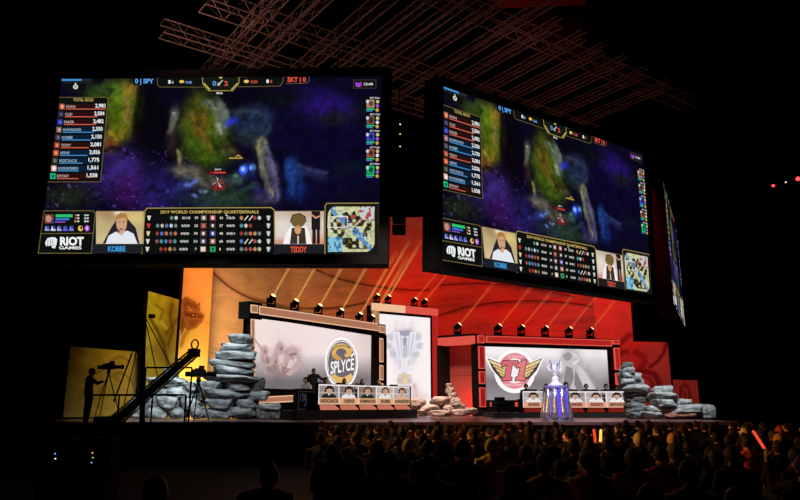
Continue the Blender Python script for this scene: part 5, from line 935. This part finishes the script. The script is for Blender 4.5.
def swivel(P, rz, label):
    t = thing('swivel_chair', label, 'chair', P, rz, 'black swivel chairs behind the desks')
    MB().box(-.25, .25, -.24, .28, .37, .435).obj('seat', M['black'], t); bk = MB().slab([(-.24, .46), (.24, .46), (.26, .8), (.2, 1.1), (-.2, 1.1), (-.26, .8)], -.3, -.22).obj('backrest', M['black'], t)
    st_ = MB().tube([(0, 0, .06), (0, 0, .38)], .035, 8)
    for k in range(5): a = k * 2 * pi / 5; st_.tube([(0, 0, .07), (.3 * cos(a), .3 * sin(a), .03)], .028, 6)
    st_.obj('base', M['black'], t); return t
c0 = None
for f, nm, wh in ((DA, 'oval-crest', ('next to the podium', 'second from the podium', 'middle one', 'second from the tower', 'next to the tower')), (DB, 'winged-crest', ('nearest the doorway', 'second from the doorway', 'middle one', 'second from the rocks', 'nearest the rocks'))):
    for i in range(5):
        if f is DA and i == 0: continue
        P = f.w((i + .5) * f.L / 5 - (.02 if f is DA else 0), 1.42, 0); lb = f'black swivel chair behind the {nm} desk, {wh[i]}'.replace('second from the podium', 'nearest the podium')
        if c0 is None: c0 = swivel(P, f.rz + pi, lb)
        else: dup(c0, P, f.rz + pi, lb)
SP = at(313.5, 380, 30.6); person('stand', (SP.x, 30.6, RA), pi + .1, 'standing person in dark clothes reaching one arm out behind the podium', None, hair=('short', (22, 20, 20)), top=(48, 46, 48), legs=(24, 24, 26))
HP = at(305.5, 383, 30.1); person('play', (HP.x, 30.25, RA - .02), pi - .2, 'seated person in a white shirt and headphones behind the podium', None, hair=('short', (26, 22, 20)), top=(186, 184, 184), headset=True)
swivel((HP.x, 30.25, RA), pi - .2, 'black swivel chair behind the podium')
# ---- the crowd on the hall floor, seen from behind
SPEC = [((497, 443), dict(show=1, kind='turn', hair=('short', (190, 110, 70)), skin=(226, 150, 110), top=(60, 44, 40)), 'person with a bright orange-lit head turned aside in the middle of the crowd'),  # orange light on this head put into its skin and hair colours
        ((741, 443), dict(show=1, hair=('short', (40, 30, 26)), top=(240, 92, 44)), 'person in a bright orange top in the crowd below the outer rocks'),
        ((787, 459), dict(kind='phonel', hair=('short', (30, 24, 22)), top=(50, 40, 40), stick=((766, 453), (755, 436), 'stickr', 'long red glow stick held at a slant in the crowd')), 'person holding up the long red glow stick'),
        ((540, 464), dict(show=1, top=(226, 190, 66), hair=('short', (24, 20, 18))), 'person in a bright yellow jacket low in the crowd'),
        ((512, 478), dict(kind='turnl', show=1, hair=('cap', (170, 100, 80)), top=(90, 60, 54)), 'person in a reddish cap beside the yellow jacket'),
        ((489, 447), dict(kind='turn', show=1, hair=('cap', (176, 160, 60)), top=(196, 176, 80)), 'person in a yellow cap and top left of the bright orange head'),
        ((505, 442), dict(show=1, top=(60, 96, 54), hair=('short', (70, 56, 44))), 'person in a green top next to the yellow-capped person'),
        ((584, 462), dict(show=1, top=(150, 120, 70), kind='turnl', hair=('short', (50, 38, 28))), 'person in a tan coat near the bottom of the crowd, face turned'),
        ((668, 453), dict(show=1, top=(110, 96, 72), hair=('cap', (90, 96, 66))), 'person in an olive cap and top in the crowd below the narrow rock stack'),
        ((655, 455), dict(top=(120, 50, 46), hair=('short', (30, 24, 22))), 'person in a dark red top beside the olive cap'),
        ((627, 459), dict(show=1, top=(150, 62, 54), hair=('long', (24, 20, 20))), 'long-haired person in a rusty red top in the crowd below the trophy desk end'),
        ((391, 462), dict(show=1, kind='clap', top=(150, 40, 44), hair=('short', (26, 22, 22))), 'person in a red top with both hands raised below the portrait desk'),
        ((357, 468), dict(show=1, kind='clap', top=(70, 46, 36), skin=(226, 150, 100)), 'person holding both hands up high at the dark end of the crowd'),
        ((427, 449), dict(show=1, kind='turn', skin=(236, 190, 160), top=(40, 36, 40)), 'person with a brightly lit pale face turned sideways below the doorway rubble'),
        ((428, 466), dict(show=1, top=(120, 96, 60), hair=('bun', (44, 32, 26))), 'person with a hair bun and olive-brown top near the bottom below the rubble'),
        ((380, 447), dict(hair=('cap', (206, 180, 130)), top=(30, 28, 30)), 'person in a pale cap just under the stage edge below the portrait desk'),
        ((408, 447), dict(hair=('cap', (186, 160, 110)), top=(34, 30, 30)), 'person in a tan cap just under the stage edge below the doorway'),
        ((635, 440), dict(hair=('cap', (196, 176, 130)), top=(40, 34, 36)), 'person in a cream cap in the row under the stage below the narrow rock stack'),
        ((668, 440), dict(hair=('short', (196, 150, 80)), top=(44, 50, 86)), 'blond-haired person in a navy top in the row under the stage'),
        ((740, 434), dict(hair=('cap', (206, 186, 120)), top=(50, 40, 36)), 'person in a straw coloured cap at the outer end of the front row'),
        ((773, 441), dict(hair=('short', (190, 136, 60)), top=(60, 46, 40)), 'golden-haired person beyond the red glow stick'),
        ((775, 431), dict(hair=('cap', (170, 60, 60)), top=(44, 36, 40)), 'person in a red cap at the outer end of the front row'),
        ((679, 474), dict(show=1, top=(150, 120, 60), kind='turn', hair=('short', (30, 24, 20))), 'person in a mustard top at the very bottom of the crowd'),
        ((567, 436), dict(kind='turnl', skin=(230, 170, 140), top=(40, 36, 38)), 'person with a lit face looking aside just below the trophy'),
        ((580, 454), dict(kind='phone', skin=(230, 160, 120), top=(46, 40, 40), stick=((601.8, 447), (602.4, 434), 'sticky', 'yellow glow stick held up in the crowd below the winged-crest desk')), 'person raising two glow sticks, yellow and orange, below the winged-crest desk'),
        ((165, 492), dict(hair=('cap', (150, 132, 50)), top=(24, 22, 22)), 'person in a dull yellow cap alone in the darkest corner of the floor'),
        ((268, 473), dict(kind='lean', top=(96, 62, 36), hair=('short', (120, 84, 50)), skin=(160, 110, 76)), 'brown-haired person in a brown top alone in the dark below the rock stack'),
        ((724, 442), dict(kind='turn', skin=(210, 150, 110), top=(36, 32, 36)), 'person with face turned and lit beside the orange top'),
        ((796, 452), dict(kind='turnl', skin=(200, 130, 110), top=(44, 36, 40)), 'person with turned face at the edge of the crowd')]
HAIRC = {'black-haired': (10, 9, 9), 'brown-haired': (30, 21, 15), 'auburn-haired': (52, 29, 17)}
TOPC = {'black': (14, 14, 15), 'navy': (16, 18, 34), 'charcoal': (28, 28, 31), 'maroon': (44, 18, 20), 'brown': (40, 28, 20), 'dark green': (18, 28, 20)}
HH = 1.25
slots = []
Dr = 5.4
while Dr < 22.5:
    sp = .62 if Dr > 9 else .7; x = gx(322, Dr) + random.uniform(0, .4)
    while x < gx(812, Dr): slots.append([x, Dr + random.uniform(-.16, .16)]); x += sp + random.uniform(0, .16)
    Dr += 1.25 if Dr > 9 else 1.15
used = [None] * len(slots)
for k, ((px, py), kw, lb) in enumerate(SPEC):
    if 'stick' in kw:
        P = onz(*kw['stick'][0], 1.36); slots.append([P.x - (.27 if kw['kind'] == 'phone' else -.27), P.y - .22]); used.append(k); continue
    P = onz(px, py, HH); D = min(max(P.y, 4.9), 22.6); x = gx(px, D)
    best = min((i for i in range(len(slots)) if used[i] is None), key=lambda i: abs(slots[i][0] - x) + abs(slots[i][1] - D))
    if math.dist(slots[best], (x, D)) > .75: slots.append([x, D]); used.append(k)
    else: slots[best] = [x, D]; used[best] = k
okk = [True] * len(slots)
for i in range(len(slots)):
    if used[i] is None:
        for j in range(len(slots)):
            if used[j] is not None and abs(slots[i][0] - slots[j][0]) < .56 and abs(slots[i][1] - slots[j][1]) < .78: okk[i] = False
for i in range(len(slots)):
    if used[i] is not None and 'show' in SPEC[used[i]][1]:
        x, D = slots[i]; p0 = x / D
        for j in range(len(slots)):
            if used[j] is None and -2.6 < slots[j][1] - D < -.2 and abs(slots[j][0] / slots[j][1] - p0) * 717 < 12 + 140 / D: okk[j] = False
ncr = 0
for i, (x, D) in enumerate(slots):
    if not okk[i]: continue
    rz = random.uniform(-.12, .12) - .12 * x / max(D, 1) + (0 if x < 3 else .1); ncr += 1
    if used[i] is not None:
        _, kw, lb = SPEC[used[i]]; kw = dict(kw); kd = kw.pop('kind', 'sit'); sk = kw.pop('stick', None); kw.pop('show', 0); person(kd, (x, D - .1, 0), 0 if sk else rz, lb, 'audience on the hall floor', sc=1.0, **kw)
        if sk:
          for sk, ox in ((sk, 0),) + (((((0, 0), (.6, -10), 'stickr', 'short orange glow stick beside the yellow one')), -.055),) * (sk[2] == 'sticky'):
            a = V3((x + (.258 if kd == 'phone' else -.258) + ox, D - .1 + .345, 1.385)); d = (at(*sk[1], a.y) - at(*sk[0], a.y)); t = thing('glow_stick', sk[3], 'glow stick', a, 0, 'glow sticks in the crowd')
            MB().tube([tuple(d.normalized() * .03), tuple(d * 1.1)], .017, 8, caps='round').obj('lit_tube', M[sk[2]], t); MB().tube([tuple(-d.normalized() * .07), tuple(d.normalized() * .03)], .015, 8, caps='round').obj('grip', M['black'], t)
    else:
        hk = random.choice(list(HAIRC)); tk = random.choice(list(TOPC)); hs = random.choice(('short', 'short', 'short', 'long', 'bun')); kd = random.choice(('sit', 'sit', 'sit', 'lean', 'turn', 'turnl'))
        zone = 'close to the stage' if D > 17 else ('in middle rows' if D > 10 else 'at the back')
        style = {'short': 'short', 'long': 'long', 'bun': 'tied-up'}[hs]; hd_ = {'sit': 'facing the stage', 'lean': 'leaning forward', 'turn': 'with head turned', 'turnl': 'with head turned'}[kd]
        person(kd, (x, D - .1, 0), rz, f'{hk.split("-")[0]} {style} haired person in {tk} top {hd_}, {zone}', 'audience on the hall floor', hair=(hs, HAIRC[hk]), top=TOPC[tk], sc=random.uniform(.94, 1.06), skin=random.choice(((196, 150, 122), (214, 168, 140), (150, 106, 80))))
print('crowd', ncr)

# ================================================================== cameras and crane at the dark end
def tripod_camera(P, rz, label, hh, legs_r=.55, operator=False):
    t = thing('broadcast_camera', label, 'camera', P, rz, 'broadcast cameras on tripods')
    for k in range(3):
        a = k * 2 * pi / 3 + .5; MB().tube([(0, 0, hh - .12), (legs_r * .5 * cos(a), legs_r * .5 * sin(a), hh * .5), (legs_r * cos(a), legs_r * sin(a), .02)], [.035, .03, .022], 8).obj('tripod_leg', M['matte'], t)
    MB().lathe([(.1, hh - .16), (.12, hh - .06), (.08, hh), (.12, hh + .04)], 12).obj('tripod_head', M['matte'], t)
    MB().box(-.34, .3, -.11, .11, hh + .05, hh + .34).box(-.2, .1, -.05, .05, hh + .34, hh + .39).box(-.62, -.34, -.08, .08, hh + .06, hh + .26).obj('camera_body', M['matte'], t)
    l = MB().lathe([(.075, 0), (.09, .1), (.09, .36), (.12, .4), (.12, .5)], 14); X = Matrix.Translation((.3, 0, hh + .18)) @ Matrix.Rotation(pi / 2, 4, 'Y'); l.v = [tuple(X @ V3(v)) for v in l.v]; l.obj('camera_lens', M['matte'], t, True)
    MB().box(-.05, .2, .12, .28, hh + .3, hh + .5).obj('viewfinder', M['matte'], t)
    MB().tube([(-.2, -.05, hh + .02), (-.6, -.1, hh - .15), (-.95, -.12, hh - .22)], .018, 6).obj('pan_handle', M['matte'], t)
    return t
P1 = at(199, 418, 26.5); cm = tripod_camera((P1.x - .1, 26.5, STAGE), .15, 'black camera on a tripod in front of the rock bank and tallest stack', 1.63, .6); cm.scale = (.8, .95, .95)
P2 = at(103, 400, 22.5); PZ = 1.3; cm = tripod_camera((P2.x + .1, 22.5, PZ), .1, 'black broadcast camera silhouetted against the low ochre panel', 2.75, .9); cm.scale = (.56, .6, .6)
t = thing('camera_platform', 'dark scaffold platform under the silhouetted camera and its operator', 'platform', (P2.x - .2, 22.5, 0))
MB().box(-1.1, 1.3, -.8, .75, PZ - .1, PZ).obj('deck_board', M['matte'], t)
for x in (-1.0, 1.2):
    for y in (-.7, .65): MB().tube([(x, y, 0), (x, y, PZ - .1)], .03, 8).obj('scaffold_leg', M['matte'], t)
person('stand', (P2.x - .34, 22.2, PZ), -1.4, 'camera operator standing dark against the low ochre panel', None, hair=('short', (16, 14, 14)), top=(18, 18, 19), legs=(16, 16, 17), sc=.97)
# crane: mast, lattice boom, stays, counterweight
Dc = 24; z0c = 0
def c_at(px, py): p = at(px, py, Dc); return p
base = c_at(144, 418); t = thing('camera_crane', 'camera crane with tall mast and slanting lattice boom in front of the printed panels', 'camera crane', (base.x, Dc, 0))
def lc(px, py, dy=0): p = c_at(px, py); return V3((p.x - base.x, dy, p.z))
MB().tube([(0, 0, .5), lc(143, 360), lc(144.6, 315)], [.1, .085, .07], 8).box(-.09, .09, -.09, .09, lc(144.6, 318).z, lc(144.6, 314.4).z).obj('mast', M['matte'], t)
b0, b1 = lc(112, 424), lc(195, 352); bd = (b1 - b0).normalized(); bn = V3((-bd.z, 0, bd.x)); wb = .17
bmesh_ = MB()
for sy in (-.16, .16):
    for sn in (-wb, wb): bmesh_.tube([b0 + bn * sn + V3((0, sy, 0)), b1 + bn * sn * .7 + V3((0, sy, 0))], .035, 6)
for k in range(13):
    p = b0 + (b1 - b0) * (k / 13); q = b0 + (b1 - b0) * ((k + 1) / 13)
    for sy in (-.16, .16): bmesh_.tube([p + bn * wb * (1 if k % 2 else -1) + V3((0, sy, 0)), q + bn * wb * (-1 if k % 2 else 1) + V3((0, sy, 0))], .018, 5)
bmesh_.tube([b0, b1], [.13, .1], 4); bmesh_.obj('boom', mat('boom_brown', (96, 66, 54), .6), t)
hd = MB(); hd.box(b1.x - .2, b1.x + .14, -.16, .16, b1.z - .16, b1.z + .1); hd.tube([b1 + V3((-.02 + .12 * cos(a), 0, .26 + .16 * sin(a))) for a in [pi * 2 * i / 10 for i in range(11)]], .03, 6); hd.obj('boom_tip', M['matte'], t)
for q in (lc(174, 372), lc(160, 388), lc(121, 418)): MB().tube([lc(144.6, 316), q], .018, 5).obj('stay_cable', M['matte'], t)
MB().tube([lc(129, 352) + V3((0, .3, 0)), lc(110, 402) + V3((0, .3, 0))], .03, 6).obj('brace_pole', mat('brace_brown', (60, 34, 24), .6), t)
MB().box(b0.x - .5, b0.x + .2, -.3, .3, b0.z - .35, b0.z + .25).obj('counterweight', M['matte'], t)
MB().prism([(-.7, -.6), (.7, -.6), (.7, .6), (-.7, .6)], .12, .5).obj('dolly', M['matte'], t)
for x in (-.5, .5):
    for y in (-.5, .5): MB().tube([(x, y - .06, .13), (x, y + .06, .13)], .13, 12).obj('dolly_wheel', M['black'], t)
def rail_bar(px0, px1, py, D, lb, posts):
    a, b = at(px0, py, D), at(px1, py, D); t = thing('guard_rail', lb, 'railing', (a.x, D, 0), 0, 'dark guard rails'); MB().tube([(0, 0, a.z), (b.x - a.x, 0, b.z)], .035, 6).obj('top_bar', M['matte'], t)
    for k in range(posts): x = (b.x - a.x) * k / (posts - 1); MB().tube([(x, 0, 0), (x, 0, a.z)], .03, 6).obj('post', M['matte'], t)
rail_bar(86, 186, 395, 23.4, 'long dark guard rail passing the crane mast', 4); rail_bar(146, 192, 367.6, 24.6, 'short high dark rail crossing the crane boom', 2)
# dark control desk with tiny indicator lights, far dark end of the floor
for px, py, D, lb, ms in ((55, 459, 13, 'dark equipment rack with a blue and white pin-point light, outermost on the dark floor', ('tiny_blue', 'tiny_white')), (92.5, 458, 13.4, 'dark equipment rack with green, amber and blue pin-point lights, toward the crane', ('tiny_amber', 'tiny_green', 'tiny_blue'))):
    P = at(px, py, D); t = thing('equipment_rack', lb, 'equipment rack', (P.x, D, 0), 0, 'equipment racks on the dark floor')
    MB().box(-.3, .3, .01, .6, .1, P.z + .3).box(-.33, .33, 0, .62, P.z + .3, P.z + .36).obj('rack_body', M['matte'], t)
    for x in (-.24, .2):
        for y in (.06, .5): MB().box(x, x + .06, y, y + .06, 0, .1).obj('rack_foot', M['black'], t)
    for k, m in enumerate(ms): MB().lathe([(.013, 0), (.011, .012)], 8, c=(0, 0, 0)).obj('indicator_light', M[m], t).matrix_local = Matrix.Translation((-.01 + .015 * (k % 2), .005, P.z + .09 - k * .085)) @ Matrix.Rotation(pi / 2, 4, 'X')

# ================================================================== ceiling trusses
ZT = 16.6
def truss(a, b, label, w=.55, h=.6, seg=1.0):
    a, b = V3(a), V3(b); d = b - a; L_ = d.length; t = thing('ceiling_truss', label, 'truss', a, atan2(d.y, d.x), 'ceiling trusses'); n = max(2, int(L_ / seg))
    for y in (-w / 2, w / 2):
        for z in (0, h): MB().box(0, L_, y - .019, y + .019, z - .019, z + .019).obj('chord', M['truss'], t)
    m = MB()
    for k in range(n):
        x0, x1 = L_ * k / n, L_ * (k + 1) / n; xm = (x0 + x1) / 2
        for y in (-w / 2, w / 2): m.tube([(x0, y, 0), (xm, y, h), (x1, y, 0)], .011, 4, caps=False)
        for z in (0, h): m.tube([(x0, -w / 2, z), (x0, w / 2, z)], .011, 4, caps=False); m.tube([(x0, -w / 2, z), (x1, w / 2, z)], .008, 4, caps=False)
    m.obj('lacing', M['truss'], t); return t
e1 = V3((sin(radians(54)), cos(radians(54)), 0)); e2 = V3((-sin(radians(35)), cos(radians(35)), 0))
def zt(px, py): return onz(px, py, ZT)
A0 = zt(232, 18); B0 = zt(190, 44); A2 = zt(432, 0)
truss(A0 - e1 * 1.2, A0 + e1 * 22, 'main ceiling truss running down toward the middle over the square-on screen', .7, .7)
truss(B0 - e1 * 1.2, B0 + e1 * 13, 'dim ceiling truss parallel to the main one, low over the square-on screen', .6, .6)
truss(A2 - e1 * 3, A2 + e1 * 17, 'ceiling truss edging the dark roof over the angled screen', .6, .6)
zt2 = ZT + .8
def ct(px, py, l0, l1, lb): p = onz(px, py, zt2); truss(p - e2 * l0, p + e2 * l1, lb, .5, .55)
ct(228, 56, 9, 3, 'cross truss nearest the dark end of the ceiling'); ct(266, 56, 9, 3.5, 'second cross truss from the dark end'); ct(318, 60, 10, 3.5, 'third cross truss from the dark end')
q0, q1 = zt(392, 66), zt(640, 128)
for i, px in enumerate((352, 384, 412, 440, 466, 494, 520, 546, 572, 600)):
    p = onz(px, 62 + max(0, px - 400) * .27, zt2); r = .5
    truss(p - e2 * (9.5 if i < 4 else 7.5 - i * .35), p + e2 * 4, f'thin roof truss over the gap and angled screen, {("first", "second", "third", "fourth", "fifth", "sixth", "seventh", "eighth", "ninth", "last")[i]} from the middle', .34, .4, 1.3)
# hanging loudspeaker column between the two big screens
LAX = gx(399, 31); t = thing('speaker_column', 'black hanging loudspeaker column in the gap between the two big screens', 'loudspeaker', (LAX, 31, 9.5))
for k in range(11): MB().slab([(-.3 + .02 * (k > 8), k * .52), (.3, k * .52), (.32, k * .52 + .47), (-.32, k * .52 + .47)], -.25 + (10 - k) ** 2 * .004, .3).obj('speaker_cabinet', M['matte'], t)
MB().box(-.36, .36, -.2, .2, 5.75, 5.85).tube([(0, 0, 5.85), (0, 0, 7.4)], .03, 6).obj('hanging_frame', M['matte'], t)
for z, m in ((4.72, 'tiny_amber'), (4.1, 'tiny_amber'), (5.2, 'tiny_white')): MB().ball((.05, -.3, z), .035, 8, 6).obj('indicator_light', M[m], t)
dr = [onz(px, py, 24.85) for px, py in ((482, -14), (590, -14), (584, 4.5), (500, 7.5))]
tag(MB().prism([(p.x, p.y) for p in dr], 24.8, 24.98).obj('ceiling_red_light', mat('ceiling_red_light_paint', (150, 26, 20), .9, noise=.3, scale=.4)), 'added red panel standing in for red light on the roof above the angled screen', 'painted light')  # panel added for the red-lit patch of ceiling, red put into its colour
# far lighting bar with red lamps at the dark side
FB = at(786, 183, 52); t = thing('hanging_lighting_bar', 'far lighting bar with red lamps at the dark side of the hall', 'lighting bar', (FB.x, 52, FB.z))
MB().tube([(-4, 0, .5), (5, 0, .9)], .06, 6).tube([(-4, 0, .9), (5, 0, 1.3)], .04, 6).tube([(-2, 0, .9), (-2, 0, 24.9 - FB.z)], .03, 6).tube([(3, 0, 1.2), (3, 0, 24.9 - FB.z)], .03, 6).obj('bar', M['matte'], t)
for px, py, m, r in ((772, 186.4, 'tiny_red', .11), (784.4, 183, 'tiny_white', .06), (796.6, 179.6, 'tiny_red', .16)):
    p = at(px, py, 52) - FB; MB().ball((p.x, -.2, p.z), r, 10, 8).obj('lamp', M[m], t); MB().lathe([(.1, -.1), (.16, .2)], 10, c=(p.x, .1, p.z)).tube([(p.x, 0, p.z), (p.x, 0, .6 + p.x * .04)], .03, 6).obj('lamp_housing', M['matte'], t)
for px0, py0, px1, py1, D in ((688, 232, 735, 226, 46), (748, 234, 800, 230, 46)):
    a, b = at(px0, py0, D), at(px1, py1, D); d = b - a; t = thing('far_pipe', 'thin grey pipe catching light ' + ('beside the edge-on screen' if px0 < 700 else 'far out in the dark beyond the edge-on screen'), 'pipe', a); MB().tube([(0, 0, 0), tuple(d)], .03, 6).obj('pipe_length', M['truss'], t)
    MB().tube([tuple(d * .3), (d.x * .3, d.y * .3, 24.9 - a.z)], .012, 5).obj('hanger', M['matte'], t)

# ================================================================== light
w = bpy.data.worlds.new('world'); SC.world = w; w.use_nodes = True; w.node_tree.nodes['Background'].inputs[0].default_value = (.004, .0035, .004, 1); w.node_tree.nodes['Background'].inputs[1].default_value = 1
OR, RD = (255, 150, 84), (255, 10, 7)
spot((-10, 31, 13), (-9.6, 46, 6.5), OR, 8200, 60, 1, 2)
spot((-8.5, 33, 11), (-11.4, 43.5, 6.5), (255, 160, 94), 3200, 34, 1, 1)
spot((-5, 33, 13.5), (-4.6, 50, 9), (255, 110, 50), 2000, 44, 1, 2)
area((6, 36, 13.4), (6, 50, 6), 5, RD, 520, spread=100)
area((12, 36, 12), (12, 46, 6), 4, RD, 230, spread=100)
spot((-.3, 46.5, 7.5), (.6, 50, 11), RD, 500, 90, 1, .4)
spot((-10.4, 37.0, 1.6), (-11.6, 41.5, 3.6), (255, 200, 104), 2600, 100, 1, .5)        # warm up-light behind the rocks
spot((4.02, 38.6, 1.6), (3.75, 39.5, 2.1), RD, 520, 150, 1, .1)
spot((-6, 27, 12), (-12.2, 36.6, 5), (255, 232, 80), 3400, 34, .8)                # yellow flats
spot((-16, 26, 10), (-16.6, 35.4, 3.4), (255, 190, 84), 75, 34, .9)
spot((14.5, 32, 5.6), (15.2, 41, 4), (255, 14, 12), 620, 62, .8)
area((-6.5, 23.5, 6.9), (-8.3, 29.7, 3.0), 1.0, (232, 244, 250), 85, spread=60)         # white on the rock stacks
area((-10.0, 24, 6.9), (-10.8, 30.4, 2), 1.0, (235, 245, 250), 48, spread=50)
area((-7.5, 28, 12.5), (-8.3, 29.7, 4), .8, (235, 245, 250), 170, spread=50)
area((9.8, 23, 11.5), (10.4, 30, 2), 1.5, (240, 245, 250), 230, spread=50)
area((2.0, 31, 12), (1.2, 36.6, 2), 1.5, (255, 225, 210), 400, spread=50)
area((0, 23.5, 7.4), (0, 31, 1.5), 3, (255, 225, 215), 130, spread=90)                  # stage wash
area((5.6, 21, 9), (5.8, 26.6, 2.4), 1, (225, 225, 255), 110, spread=40)              # trophy
area((3, 24.6, 4.5), (4.5, 15, 1), 8, (255, 160, 84), 60, sy=1.0, spread=150)           # spill on the crowd
area((-6, 15, 6.5), (7, 17, 1), 2, (255, 178, 100), 330, spread=100)
spot((3, 16, 9), (1.2, 6.6, 1), (255, 200, 90), 160, 22, 1)  # added unseen spot, brightens the crowd around the yellow jacket
spot((12, 16, 8), (5.2, 9.5, 1), (255, 160, 90), 160, 30, 1)  # added unseen spot, brightens the outer end of the crowd
area((-9, 22.5, 15.1), (-6.5, 27, 18), 2.5, (255, 196, 176), 75, spread=120)                 # trusses
area((4, 26, 14.6), (7, 31, 18), 3, (255, 170, 155), 13, spread=150)
spot((8.6, 39, 20.5), (9, 41.2, 24.8), (255, 24, 14), 900, 90, 1)
